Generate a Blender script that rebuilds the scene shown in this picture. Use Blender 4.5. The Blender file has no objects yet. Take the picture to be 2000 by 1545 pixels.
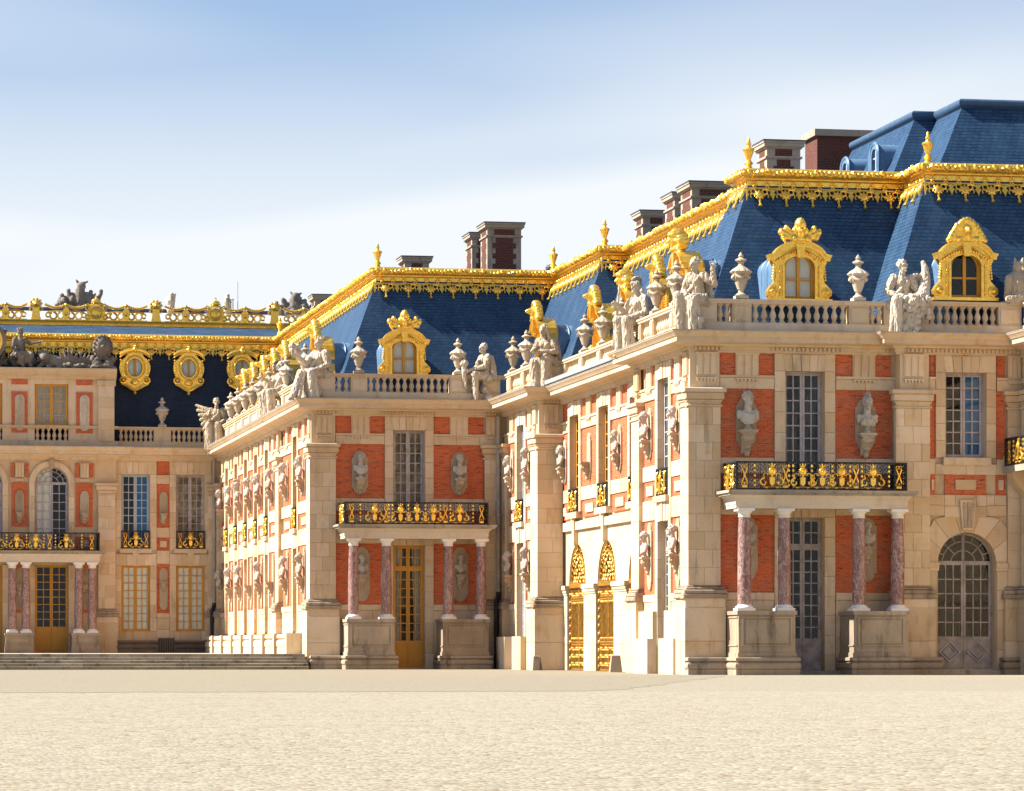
import bpy, bmesh, math, random
import numpy as np
from math import sin, cos, pi, radians
from mathutils import Matrix, Vector, noise
random.seed(7)
scene = bpy.context.scene
COL = scene.collection

# ------------------------------------------------------------------ camera, sky, sun, exposure
TH = math.atan(1313 / 7000.0)          # the camera looks 10.6 degrees to the right of the side facades
EYE = 0.806
cam_d = bpy.data.cameras.new('camera')
cam_d.sensor_width = 36.0
cam_d.lens = 7000.0 / 2000.0 * 36.0
cam_d.shift_y = (1268 - 772.5) / 2000.0
cam_d.clip_start = 0.5
cam_d.clip_end = 6000
cam = bpy.data.objects.new('camera', cam_d)
cam.location = (0, 0, EYE)
cam.rotation_euler = (pi / 2, 0, -TH)
COL.objects.link(cam)
scene.camera = cam

SUN_EL, SUN_AZ = radians(42), radians(11)   # SUN_AZ: how far behind the front facades the sun stands
L = Vector((cos(SUN_EL) * cos(SUN_AZ), -cos(SUN_EL) * sin(SUN_AZ), -sin(SUN_EL)))   # travel direction
world = bpy.data.worlds.new('World')
scene.world = world
world.use_nodes = True
wt = world.node_tree
wt.nodes.clear()
wo = wt.nodes.new('ShaderNodeOutputWorld')
wb = wt.nodes.new('ShaderNodeBackground')
sky = wt.nodes.new('ShaderNodeTexSky')
sky.sky_type = 'NISHITA'
sky.sun_disc = False
sky.sun_elevation = SUN_EL
sky.sun_rotation = math.atan2(-L.x, -L.y)
sky.air_density = 1.0
sky.dust_density = 1.2
sky.ozone_density = 1.4
tc = wt.nodes.new('ShaderNodeTexCoord')
sep = wt.nodes.new('ShaderNodeSeparateXYZ')
wt.links.new(tc.outputs['Generated'], sep.inputs[0])
hz = wt.nodes.new('ShaderNodeMapRange')        # low haze: whiter towards the horizon
hz.inputs['From Min'].default_value = 0.095
hz.inputs['From Max'].default_value = 0.215
hz.inputs['To Min'].default_value = 0.97
hz.inputs['To Max'].default_value = 0.04
hz.interpolation_type = 'SMOOTHSTEP'
wt.links.new(sep.outputs['Z'], hz.inputs['Value'])
mp = wt.nodes.new('ShaderNodeMapping')         # thin streaked cirrus
mp.inputs['Scale'].default_value = (1.6, 1.6, 8.0)
mp.inputs['Rotation'].default_value = (0.10, 0.16, 0.3)
mp.inputs['Location'].default_value = (5.1, 2.7, 6.9)
wt.links.new(tc.outputs['Generated'], mp.inputs['Vector'])
nz = wt.nodes.new('ShaderNodeTexNoise')
nz.inputs['Scale'].default_value = 1.6
nz.inputs['Detail'].default_value = 2.5
nz.inputs['Roughness'].default_value = 0.5
nz.inputs['Distortion'].default_value = 0.3
wt.links.new(mp.outputs[0], nz.inputs['Vector'])
cl = wt.nodes.new('ShaderNodeMapRange')
cl.inputs['From Min'].default_value = 0.42
cl.inputs['From Max'].default_value = 0.72
cl.inputs['To Min'].default_value = 0.0
cl.inputs['To Max'].default_value = 0.6
wt.links.new(nz.outputs['Fac'], cl.inputs['Value'])
ad = wt.nodes.new('ShaderNodeMath')
ad.operation = 'ADD'
ad.use_clamp = True
wt.links.new(hz.outputs[0], ad.inputs[0])
wt.links.new(cl.outputs[0], ad.inputs[1])
mxs = wt.nodes.new('ShaderNodeMix')
mxs.data_type = 'RGBA'
wt.links.new(ad.outputs[0], mxs.inputs[0])
tint = wt.nodes.new('ShaderNodeMix')
tint.data_type = 'RGBA'
tint.blend_type = 'MULTIPLY'
tint.inputs[0].default_value = 1.0
tint.inputs[7].default_value = (0.15, 0.285, 0.425, 1)
wt.links.new(sky.outputs[0], tint.inputs[6])
wt.links.new(tint.outputs[2], mxs.inputs[6])
mxs.inputs[7].default_value = (2.72, 2.86, 3.0, 1)
wt.links.new(mxs.outputs[2], wb.inputs['Color'])
wb.inputs['Strength'].default_value = 0.1
wt.links.new(wb.outputs[0], wo.inputs[0])

sun_d = bpy.data.lights.new('sun', 'SUN')
sun_d.energy = 4.0
sun_d.angle = radians(0.53)
sun_d.color = (1.0, 0.955, 0.885)
sun = bpy.data.objects.new('sun', sun_d)
sun.rotation_euler = L.to_track_quat('-Z', 'Y').to_euler()
sun.location = (-60, 160, 90)
COL.objects.link(sun)
scene.view_settings.view_transform = 'Standard'
scene.view_settings.look = 'None'
scene.view_settings.exposure = 1.75
scene.view_settings.gamma = 1.0
scene.view_settings.use_curve_mapping = False
scene.render.engine = 'CYCLES'
scene.cycles.max_bounces = 6
scene.cycles.diffuse_bounces = 4
scene.cycles.glossy_bounces = 3
scene.cycles.transparent_max_bounces = 6
scene.cycles.caustics_reflective = False
scene.cycles.caustics_refractive = False
scene.cycles.use_denoising = True

# ------------------------------------------------------------------ plan of the palace (metres)
XB, YB = 26.394, 109.918       # front corner of the wing with the gates
XA, YA = 18.623, 142.397       # front corner of the middle wing
YC = 178.624                   # front of the central block
REC = 0.85                     # the arcade stands back this far
E1, E2 = 8.1, 24.8             # where the arcade starts and ends behind the corner
A2, YJ = 6.62, 0.40            # second bay of the front: start and how far it stands forward
XE = XB + 10.75                # projecting end block

# ------------------------------------------------------------------ materials
MATS = {}
def nodes_of(m):
    m.use_nodes = True
    t = m.node_tree
    return t, t.nodes, t.links, t.nodes['Principled BSDF']
def rgb(c): return (c[0], c[1], c[2], 1.0)
def N(t, kind, **kw):
    n = t.nodes.new(kind)
    for k, v in kw.items(): setattr(n, k, v)
    return n
def mixc(t, fac, a, b, blend='MIX'):
    n = N(t, 'ShaderNodeMix', data_type='RGBA', blend_type=blend)
    for sock, v in ((0, fac), (6, a), (7, b)):
        if hasattr(v, 'is_linked') or hasattr(v, 'links'): t.links.new(v, n.inputs[sock])
        elif sock == 0: n.inputs[0].default_value = v
        else: n.inputs[sock].default_value = rgb(v)
    return n.outputs[2]
def ramp(t, src, lo, hi, a=0.0, b=1.0):
    n = N(t, 'ShaderNodeMapRange')
    for k, v in (('From Min', lo), ('From Max', hi), ('To Min', a), ('To Max', b)): n.inputs[k].default_value = v
    t.links.new(src, n.inputs['Value'])
    return n.outputs[0]
def tex(t, scale, vec, detail=4, rough=0.55, kind='ShaderNodeTexNoise'):
    n = N(t, kind)
    n.inputs['Scale'].default_value = scale
    if 'Detail' in n.inputs: n.inputs['Detail'].default_value = detail; n.inputs['Roughness'].default_value = rough
    t.links.new(vec, n.inputs['Vector'])
    return n
def mapped(t, scale):
    g = N(t, 'ShaderNodeNewGeometry')
    m = N(t, 'ShaderNodeMapping')
    m.inputs['Scale'].default_value = scale
    t.links.new(g.outputs['Position'], m.inputs['Vector'])
    return m.outputs[0]
def wallvec(t):                 # (x + y, z): one coordinate along either facade, one up
    g = N(t, 'ShaderNodeNewGeometry'); s = N(t, 'ShaderNodeSeparateXYZ'); a = N(t, 'ShaderNodeMath', operation='ADD')
    c = N(t, 'ShaderNodeCombineXYZ')
    t.links.new(g.outputs['Position'], s.inputs[0]); t.links.new(s.outputs[0], a.inputs[0]); t.links.new(s.outputs[1], a.inputs[1])
    t.links.new(a.outputs[0], c.inputs[0]); t.links.new(s.outputs[2], c.inputs[1])
    return c.outputs[0]
def bump(t, bs, src, dist, strength=0.6):
    b = N(t, 'ShaderNodeBump')
    b.inputs['Distance'].default_value = dist
    b.inputs['Strength'].default_value = strength
    t.links.new(src, b.inputs['Height'])
    t.links.new(b.outputs[0], bs.inputs['Normal'])

def stone(name, c1, c2, stain=(0.62, 0.34, 0.10), stain_amt=0.5, grime=0.45, grimec=(0.10, 0.085, 0.07), rnd=0.16, rough=0.85):
    m = bpy.data.materials.new(name); MATS[name] = m
    t, n, l, bs = nodes_of(m)
    p1 = mapped(t, (1, 1, 1)); big = tex(t, 0.55, p1, 5)
    col = mixc(t, ramp(t, big.outputs['Fac'], 0.3, 0.7), c1, c2)
    oi = N(t, 'ShaderNodeObjectInfo')
    col = mixc(t, 1.0, col, (1, 1, 1), 'MULTIPLY') if rnd == 0 else col
    if rnd:
        hs = N(t, 'ShaderNodeHueSaturation'); l.new(col, hs.inputs['Color'])
        l.new(ramp(t, oi.outputs['Random'], 0, 1, 1 - rnd, 1 + rnd), hs.inputs['Value'])
        l.new(ramp(t, oi.outputs['Random'], 0, 1, 1.10, 0.90), hs.inputs['Saturation'])
        col = hs.outputs[0]
    sp = tex(t, 1.3, mapped(t, (1.0, 1.0, 2.2)), 6, 0.6)
    col = mixc(t, ramp(t, sp.outputs['Fac'], 0.56, 0.74, 0, stain_amt * 1.15), col, stain)
    gp = tex(t, 2.0, mapped(t, (1.5, 1.5, 0.35)), 6, 0.65)
    col = mixc(t, ramp(t, gp.outputs['Fac'], 0.53, 0.76, 0, grime), col, grimec)
    fine = tex(t, 26, p1, 3, 0.7)
    col = mixc(t, ramp(t, fine.outputs['Fac'], 0.3, 0.75, 0.0, 0.22), col, (c1[0] * 0.5, c1[1] * 0.47, c1[2] * 0.45))
    l.new(col, bs.inputs['Base Color'])
    bs.inputs['Roughness'].default_value = rough
    bs.inputs['Specular IOR Level'].default_value = 0.25
    bump(t, bs, fine.outputs['Fac'], 0.02, 0.5)
    return m
stone('limestone', (0.58, 0.425, 0.265), (0.68, 0.53, 0.355), rnd=0.11)
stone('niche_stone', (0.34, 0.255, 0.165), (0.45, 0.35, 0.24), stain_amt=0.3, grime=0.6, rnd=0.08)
stone('cornice_stone', (0.55, 0.40, 0.245), (0.64, 0.495, 0.33), stain_amt=0.7, grime=0.4, rnd=0.06)
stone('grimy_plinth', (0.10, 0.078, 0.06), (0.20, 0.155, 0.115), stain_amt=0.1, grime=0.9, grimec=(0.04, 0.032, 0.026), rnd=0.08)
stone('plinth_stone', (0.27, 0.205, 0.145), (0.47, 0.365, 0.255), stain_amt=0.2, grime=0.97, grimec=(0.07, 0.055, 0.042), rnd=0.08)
stone('weathered_slab', (0.22, 0.185, 0.145), (0.44, 0.37, 0.28), stain_amt=0.2, grime=0.95, grimec=(0.035, 0.03, 0.025), rnd=0.05)
stone('statue_stone', (0.42, 0.33, 0.23), (0.57, 0.475, 0.355), stain_amt=0.25, grime=0.8, grimec=(0.12, 0.095, 0.07), rnd=0.06)
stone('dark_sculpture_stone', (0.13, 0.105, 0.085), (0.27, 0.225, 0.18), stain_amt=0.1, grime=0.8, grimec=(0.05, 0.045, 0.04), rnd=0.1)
stone('bust_marble', (0.40, 0.345, 0.275), (0.55, 0.50, 0.43), stain_amt=0.1, grime=0.7, grimec=(0.14, 0.115, 0.09), rnd=0.08)
stone('white_marble', (0.72, 0.66, 0.59), (0.80, 0.76, 0.70), stain_amt=0.1, grime=0.2, grimec=(0.35, 0.3, 0.25), rnd=0.04)
stone('pale_stone', (0.56, 0.46, 0.345), (0.64, 0.55, 0.43), stain_amt=0.2, grime=0.4, grimec=(0.25, 0.2, 0.15), rnd=0.04)
stone('chimney_stone', (0.33, 0.27, 0.205), (0.44, 0.37, 0.29), stain_amt=0.1, grime=0.8, grimec=(0.10, 0.085, 0.07), rnd=0.06)
stone('console_stone', (0.42, 0.32, 0.21), (0.52, 0.42, 0.29), stain_amt=0.2, grime=0.8, grimec=(0.12, 0.09, 0.07), rnd=0.08)
stone('step_stone', (0.30, 0.255, 0.185), (0.43, 0.37, 0.275), stain_amt=0.1, grime=0.95, grimec=(0.06, 0.05, 0.035), rnd=0.20)

def brick(name, c1, c2, mortar, bw=0.22, bh=0.068):
    m = bpy.data.materials.new(name); MATS[name] = m
    t, n, l, bs = nodes_of(m)
    b = N(t, 'ShaderNodeTexBrick')
    l.new(wallvec(t), b.inputs['Vector'])
    b.inputs['Scale'].default_value = 1.0
    b.inputs['Brick Width'].default_value = bw
    b.inputs['Row Height'].default_value = bh
    b.inputs['Mortar Size'].default_value = 0.009
    b.inputs['Mortar Smooth'].default_value = 0.3
    b.inputs['Bias'].default_value = -0.2
    b.inputs['Color1'].default_value = rgb(c1); b.inputs['Color2'].default_value = rgb(c2); b.inputs['Mortar'].default_value = rgb(mortar)
    dk = tex(t, 9, mapped(t, (0.45, 0.45, 1.7)), 3, 0.7)
    col = mixc(t, ramp(t, dk.outputs['Fac'], 0.56, 0.68, 0, 0.85), b.outputs['Color'], (0.12, 0.03, 0.022))
    big = tex(t, 0.8, mapped(t, (1, 1, 1)), 5)
    col = mixc(t, ramp(t, big.outputs['Fac'], 0.35, 0.7, 0, 0.35), col, (c1[0] * 0.75, c1[1] * 0.62, c1[2] * 0.6))
    l.new(col, bs.inputs['Base Color'])
    bs.inputs['Roughness'].default_value = 0.9
    bs.inputs['Specular IOR Level'].default_value = 0.15
    inv = N(t, 'ShaderNodeMath', operation='SUBTRACT'); inv.inputs[0].default_value = 1.0
    l.new(b.outputs['Fac'], inv.inputs[1]); bump(t, bs, inv.outputs[0], 0.012, 0.8)
    return m
brick('red_brick', (0.63, 0.142, 0.05), (0.48, 0.086, 0.035), (0.50, 0.25, 0.145))
brick('chimney_brick', (0.125, 0.042, 0.032), (0.085, 0.03, 0.026), (0.20, 0.13, 0.095))

def slate(name, c1, c2, line, bw=0.24, bh=0.125):
    m = bpy.data.materials.new(name); MATS[name] = m
    t, n, l, bs = nodes_of(m)
    b = N(t, 'ShaderNodeTexBrick')
    l.new(wallvec(t), b.inputs['Vector'])
    b.inputs['Scale'].default_value = 1.0
    b.inputs['Brick Width'].default_value = bw; b.inputs['Row Height'].default_value = bh
    b.inputs['Mortar Size'].default_value = 0.011; b.inputs['Mortar Smooth'].default_value = 0.4
    b.inputs['Color1'].default_value = rgb(c1); b.inputs['Color2'].default_value = rgb(c2); b.inputs['Mortar'].default_value = rgb(line)
    st = tex(t, 0.9, mapped(t, (1.2, 1.2, 0.25)), 6, 0.6)
    col = mixc(t, ramp(t, st.outputs['Fac'], 0.45, 0.72, 0, 0.6), b.outputs['Color'], (c1[0] * 1.5, c1[1] * 1.35, c1[2] * 1.2))
    st2 = tex(t, 5, mapped(t, (0.8, 0.8, 1.7)), 3, 0.7)
    col = mixc(t, ramp(t, st2.outputs['Fac'], 0.5, 0.7, 0, 0.4), col, (c2[0] * 0.6, c2[1] * 0.6, c2[2] * 0.65))
    l.new(col, bs.inputs['Base Color'])
    bs.inputs['Roughness'].default_value = 0.5
    bs.inputs['Specular IOR Level'].default_value = 0.22
    inv = N(t, 'ShaderNodeMath', operation='SUBTRACT'); inv.inputs[0].default_value = 1.0
    l.new(b.outputs['Fac'], inv.inputs[1]); bump(t, bs, inv.outputs[0], 0.03, 0.8)
    return m
slate('blue_slate', (0.029, 0.073, 0.140), (0.017, 0.048, 0.103), (0.004, 0.013, 0.034))
slate('shaded_slate', (0.020, 0.030, 0.055), (0.015, 0.022, 0.042), (0.008, 0.011, 0.02))  # darker copy of blue_slate: the steep slope's shade put into the colour

def plain(name, c, rough=0.6, metal=0.0, spec=0.4, var=0.12, scale=3.0, bmp=0.0, c2=None):
    m = bpy.data.materials.new(name); MATS[name] = m
    t, n, l, bs = nodes_of(m)
    k = tex(t, scale, mapped(t, (1, 1, 1)), 5)
    d = c2 or tuple(x * (1 - 2.2 * var) for x in c)
    l.new(mixc(t, ramp(t, k.outputs['Fac'], 0.35, 0.68), c, d), bs.inputs['Base Color'])
    bs.inputs['Roughness'].default_value = rough
    bs.inputs['Metallic'].default_value = metal
    bs.inputs['Specular IOR Level'].default_value = spec
    if bmp: bump(t, bs, k.outputs['Fac'], bmp)
    return m
plain('gilding', (1.0, 0.66, 0.12), 0.30, 0.72, 0.5, scale=11, c2=(0.88, 0.45, 0.045), bmp=0.015)
plain('worn_gilding', (0.58, 0.29, 0.04), 0.45, 0.6, 0.5, scale=6, c2=(0.30, 0.13, 0.018), bmp=0.05)
plain('lead', (0.12, 0.21, 0.32), 0.45, 0.1, 0.5, scale=2.5, c2=(0.07, 0.14, 0.24))
plain('roof_lead', (0.05, 0.10, 0.17), 0.5, 0.0, 0.4, scale=2.5, c2=(0.035, 0.07, 0.13))
plain('dark_lead', (0.06, 0.075, 0.10), 0.55, 0.0, 0.4, scale=2)
plain('pale_lead', (0.44, 0.45, 0.46), 0.6, 0.0, 0.3, scale=2)
plain('lead_flashing', (0.36, 0.345, 0.33), 0.6, 0.0, 0.3, scale=2)
plain('wrought_iron', (0.018, 0.017, 0.018), 0.5, 0.3, 0.5)
plain('ochre_paint', (0.60, 0.275, 0.022), 0.5, 0.0, 0.4, var=0.07, scale=1.2)
plain('lilac_paint', (0.46, 0.42, 0.44), 0.6, 0.0, 0.3, var=0.10, scale=5, c2=(0.33, 0.28, 0.27))
plain('grey_door_paint', (0.41, 0.355, 0.32), 0.65, 0.0, 0.3, var=0.1, scale=4, c2=(0.25, 0.20, 0.17))
plain('white_paint', (0.42, 0.49, 0.56), 0.6, 0.0, 0.3, var=0.05)
plain('curtain', (0.62, 0.57, 0.49), 0.95, 0.0, 0.1, var=0.08, scale=2)
plain('blind', (0.90, 0.86, 0.78), 0.95, 0.0, 0.1, var=0.05, scale=1)
plain('blue_blind', (0.02, 0.19, 0.46), 0.9, 0.0, 0.1, var=0.05, scale=1)
plain('brown_drape', (0.20, 0.14, 0.085), 0.95, 0.0, 0.1, var=0.2, scale=2.2, c2=(0.07, 0.055, 0.045))
plain('beige_drape', (0.50, 0.42, 0.30), 0.95, 0.0, 0.1, var=0.2, scale=2.6, c2=(0.17, 0.13, 0.09))
plain('grey_drape', (0.16, 0.15, 0.13), 0.95, 0.0, 0.1, var=0.2, scale=1.2, c2=(0.012, 0.012, 0.012))
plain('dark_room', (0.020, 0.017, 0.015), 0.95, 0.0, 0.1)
plain('pipe_paint', (0.42, 0.35, 0.28), 0.7, 0.0, 0.3, scale=1.5, c2=(0.30, 0.24, 0.19))
plain('cast_iron', (0.03, 0.025, 0.022), 0.6, 0.2, 0.4)
plain('copper_green', (0.30, 0.48, 0.42), 0.7)
plain('mask_bronze', (0.035, 0.032, 0.03), 0.6)
# rose marble with pale veins
m = bpy.data.materials.new('rose_marble'); MATS['rose_marble'] = m
t, n, l, bs = nodes_of(m)
mv = mapped(t, (1.0, 1.0, 0.45))
w1 = tex(t, 5.0, mv, 7, 0.62); w1.inputs['Distortion'].default_value = 1.6
w2 = tex(t, 2.6, mapped(t, (1, 1, 0.8)), 5, 0.6)
c = mixc(t, ramp(t, w2.outputs['Fac'], 0.35, 0.65), (0.17, 0.066, 0.053), (0.26, 0.13, 0.105))
vein = N(t, 'ShaderNodeMath', operation='ABSOLUTE'); sb = N(t, 'ShaderNodeMath', operation='SUBTRACT'); sb.inputs[1].default_value = 0.5
l.new(w1.outputs['Fac'], sb.inputs[0]); l.new(sb.outputs[0], vein.inputs[0])
c = mixc(t, ramp(t, vein.outputs[0], 0.0, 0.035, 0.85, 0.0), c, (0.50, 0.39, 0.34))
l.new(c, bs.inputs['Base Color']); bs.inputs['Roughness'].default_value = 0.35
# glass: mirror-like sheen over clear pane
m = bpy.data.materials.new('window_glass'); MATS['window_glass'] = m
m.use_nodes = True
t = m.node_tree; t.nodes.clear()
o = N(t, 'ShaderNodeOutputMaterial'); mx = N(t, 'ShaderNodeMixShader'); tr = N(t, 'ShaderNodeBsdfTransparent'); gl = N(t, 'ShaderNodeBsdfGlossy')
tr.inputs[0].default_value = (0.93, 0.95, 0.94, 1)
gl.inputs['Roughness'].default_value = 0.04
oi = N(t, 'ShaderNodeObjectInfo')
lw = N(t, 'ShaderNodeLayerWeight'); lw.inputs['Blend'].default_value = 0.18
t.links.new(ramp(t, lw.outputs['Fresnel'], 0, 1, 0.013, 0.40), mx.inputs[0])
g = N(t, 'ShaderNodeNewGeometry'); bn = N(t, 'ShaderNodeBump'); bn.inputs['Distance'].default_value = 0.02; bn.inputs['Strength'].default_value = 0.10
wn = tex(t, 2.2, g.outputs['Position'], 2); t.links.new(wn.outputs['Fac'], bn.inputs['Height']); t.links.new(bn.outputs[0], gl.inputs['Normal'])
t.links.new(tr.outputs[0], mx.inputs[1]); t.links.new(gl.outputs[0], mx.inputs[2]); t.links.new(mx.outputs[0], o.inputs[0])
# cobbled court
def court(name, c1, c2, c3, sc):
    m = bpy.data.materials.new(name); MATS[name] = m
    t, n, l, bs = nodes_of(m)
    p = mapped(t, (1, 1, 1))
    v = N(t, 'ShaderNodeTexVoronoi'); v.inputs['Scale'].default_value = sc; l.new(p, v.inputs['Vector'])
    v2 = N(t, 'ShaderNodeTexVoronoi', feature='DISTANCE_TO_EDGE'); v2.inputs['Scale'].default_value = sc; l.new(p, v2.inputs['Vector'])
    b = tex(t, 0.35, p, 6, 0.6)
    s = N(t, 'ShaderNodeSeparateColor'); l.new(v.outputs['Color'], s.inputs[0])
    col = mixc(t, s.outputs[0], c1, c2)
    col = mixc(t, ramp(t, b.outputs['Fac'], 0.35, 0.7, 0, 0.5), col, c3)
    k_ = tex(t, 1.0, mapped(t, (1.1, 5.5, 1)), 4, 0.65)
    col = mixc(t, ramp(t, k_.outputs['Fac'], 0.5, 0.75, 0, 0.5), col, (c3[0] * 0.66, c3[1] * 0.62, c3[2] * 0.56))
    col = mixc(t, ramp(t, v2.outputs['Distance'], 0.0, 0.12, 0.6, 0.0), col, (c3[0] * 0.55, c3[1] * 0.52, c3[2] * 0.5))
    l.new(col, bs.inputs['Base Color'])
    bs.inputs['Roughness'].default_value = 0.9; bs.inputs['Specular IOR Level'].default_value = 0.2
    bump(t, bs, ramp(t, v2.outputs['Distance'], 0.0, 0.25), 0.02, 0.5)
court('court_ground', (0.325, 0.282, 0.204), (0.275, 0.237, 0.17), (0.305, 0.264, 0.19), 9.0)
court('court_strip', (0.298, 0.252, 0.178), (0.245, 0.207, 0.145), (0.275, 0.233, 0.162), 9.0)
m = bpy.data.materials.new('cobble'); MATS['cobble'] = m
t, n, l, bs = nodes_of(m)
p = mapped(t, (1, 1, 1))
va = N(t, 'ShaderNodeVertexColor', layer_name='tone')
a = tex(t, 0.5, mapped(t, (1, 1, 1)), 6, 0.6); b = tex(t, 14, p, 3)
sc_ = N(t, 'ShaderNodeSeparateColor'); l.new(va.outputs['Color'], sc_.inputs[0])
col = mixc(t, sc_.outputs[0], (0.245, 0.21, 0.15), (0.33, 0.293, 0.217))
col = mixc(t, ramp(t, sc_.outputs[1], 0.93, 0.97, 0, 0.85), col, (0.20, 0.135, 0.07))
col = mixc(t, ramp(t, a.outputs['Fac'], 0.35, 0.7, 0, 0.4), col, (0.32, 0.28, 0.212))
k_ = tex(t, 1.0, mapped(t, (3.2, 9.0, 1)), 4, 0.65)
col = mixc(t, ramp(t, k_.outputs['Fac'], 0.52, 0.72, 0, 0.55), col, (0.205, 0.155, 0.092))
k2_ = tex(t, 1.0, mapped(t, (0.25, 1.1, 1)), 4, 0.6)
col = mixc(t, ramp(t, k2_.outputs['Fac'], 0.48, 0.75, 0, 0.45), col, (0.245, 0.20, 0.138))
col = mixc(t, ramp(t, b.outputs['Fac'], 0.4, 0.8, 0, 0.2), col, (0.25, 0.21, 0.145))
l.new(col, bs.inputs['Base Color']); bs.inputs['Roughness'].default_value = 0.9; bs.inputs['Specular IOR Level'].default_value = 0.15

# ------------------------------------------------------------------ mesh builder
class MB:
    def __init__(s): s.v = []; s.f = []
    def _add(s, vs, fs):
        k = len(s.v); s.v += [tuple(p) for p in vs]; s.f += [tuple(i + k for i in f) for f in fs]; return s
    def box(s, x0, x1, y0, y1, z0, z1, tx=0.0, ty=0.0):   # tx, ty: taper of the top
        return s._add([(x0, y0, z0), (x1, y0, z0), (x1, y1, z0), (x0, y1, z0), (x0 + tx, y0 + ty, z1), (x1 - tx, y0 + ty, z1), (x1 - tx, y1 - ty, z1), (x0 + tx, y1 - ty, z1)],
                      [(0, 3, 2, 1), (4, 5, 6, 7), (0, 1, 5, 4), (1, 2, 6, 5), (2, 3, 7, 6), (3, 0, 4, 7)])
    def prism(s, poly, y0, y1):       # polygon in (x, z) pushed along y
        n = len(poly)
        return s._add([(x, y0, z) for x, z in poly] + [(x, y1, z) for x, z in poly],
                      [tuple(range(n)), tuple(range(2 * n - 1, n - 1, -1))] + [(i, i + n, (i + 1) % n + n, (i + 1) % n) for i in range(n)])
    def ring(s, outer, inner, y0, y1):  # two closed outlines with the same count, (x, z)
        n = len(outer)
        vs = [(x, y0, z) for x, z in outer] + [(x, y0, z) for x, z in inner] + [(x, y1, z) for x, z in outer] + [(x, y1, z) for x, z in inner]
        fs = []
        for i in range(n):
            j = (i + 1) % n
            fs += [(i, j, j + n, i + n), (i + 2 * n, i + 3 * n, j + 3 * n, j + 2 * n), (i, i + 2 * n, j + 2 * n, j), (i + n, j + n, j + 3 * n, i + 3 * n)]
        return s._add(vs, fs)
    def lathe(s, prof, n=16, c=(0, 0, 0), lobes=0, amp=0.0, zr=(0, 0), sy=1.0):
        vs = []; m = len(prof)
        for r, z in prof:
            for k in range(n):
                a = 2 * pi * k / n
                q = r * (1 + (amp * abs(sin(lobes * a / 2)) if lobes and zr[0] <= z <= zr[1] else 0))
                vs.append((c[0] + q * cos(a), c[1] + q * sin(a) * sy, c[2] + z))
        fs = [(i * n + k, i * n + (k + 1) % n, (i + 1) * n + (k + 1) % n, (i + 1) * n + k) for i in range(m - 1) for k in range(n)]
        fs += [tuple(range(n - 1, -1, -1)), tuple(range((m - 1) * n, m * n))]
        return s._add(vs, fs)
    def ball(s, c, r, seg=10, rings=7, M=None):
        if not hasattr(r, '__len__'): r = (r, r, r)
        vs = []
        for i in range(rings + 1):
            ph = pi * i / rings
            for k in range(seg):
                a = 2 * pi * k / seg
                p = Vector((r[0] * sin(ph) * cos(a), r[1] * sin(ph) * sin(a), r[2] * cos(ph)))
                if M: p = M @ p
                vs.append((c[0] + p.x, c[1] + p.y, c[2] + p.z))
        fs = [(i * seg + k, (i + 1) * seg + k, (i + 1) * seg + (k + 1) % seg, i * seg + (k + 1) % seg) for i in range(rings) for k in range(seg)]
        return s._add(vs, fs)
    def tube(s, pts, r, n=6, caps=True):
        pts = [Vector(p) for p in pts]; m = len(pts)
        rs = r if hasattr(r, '__len__') else [r] * m
        vs = []; ref = None
        for i, p in enumerate(pts):
            d = (pts[min(i + 1, m - 1)] - pts[max(i - 1, 0)]).normalized()
            if ref is None: ref = Vector((0, 0, 1)) if abs(d.z) < 0.9 else Vector((0, 1, 0))
            a = d.cross(ref)
            if a.length < 1e-4: a = d.orthogonal()
            a.normalize(); b = a.cross(d).normalized(); ref = b
            for k in range(n):
                t_ = 2 * pi * k / n
                q = p + a * rs[i] * cos(t_) + b * rs[i] * sin(t_)
                vs.append((q.x, q.y, q.z))
        fs = [(i * n + k, i * n + (k + 1) % n, (i + 1) * n + (k + 1) % n, (i + 1) * n + k) for i in range(m - 1) for k in range(n)]
        if caps: fs += [tuple(range(n - 1, -1, -1)), tuple(range((m - 1) * n, m * n))]
        return s._add(vs, fs)
    def arc(s, cx, cz, r, a0, a1, rad, y=0.0, n=10, seg=5, r1=None):
        P = []
        for i in range(n + 1):
            q = i / n; a = radians(a0 + (a1 - a0) * q); rr = r + ((r1 if r1 is not None else r) - r) * q
            P.append((cx + rr * cos(a), y, cz + rr * sin(a)))
        return s.tube(P, rad, seg)
    def cap(s, p0, p1, r0, r1, n=10):
        p0 = Vector(p0); p1 = Vector(p1); d = p1 - p0; ln = d.length
        if ln < 1e-5: return s.ball(p0, r0)
        q = d.to_track_quat('Z', 'Y').to_matrix()
        prof = []
        for i in range(5): a = -pi / 2 + pi / 2 * i / 4; prof.append((r0 * cos(a), r0 * sin(a)))
        for i in range(5): a = pi / 2 * i / 4; prof.append((r1 * cos(a), ln + r1 * sin(a)))
        vs = []
        for r, z in prof:
            for k in range(n):
                a = 2 * pi * k / n; w = q @ Vector((max(r, 1e-4) * cos(a), max(r, 1e-4) * sin(a), z)); vs.append(p0 + w)
        m = len(prof)
        fs = [(i * n + k, i * n + (k + 1) % n, (i + 1) * n + (k + 1) % n, (i + 1) * n + k) for i in range(m - 1) for k in range(n)]
        fs += [tuple(range(n - 1, -1, -1)), tuple(range((m - 1) * n, m * n))]
        return s._add(vs, fs)
    def moved(s, o, M):
        return s._add([M @ Vector(p) for p in o.v], o.f)
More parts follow.
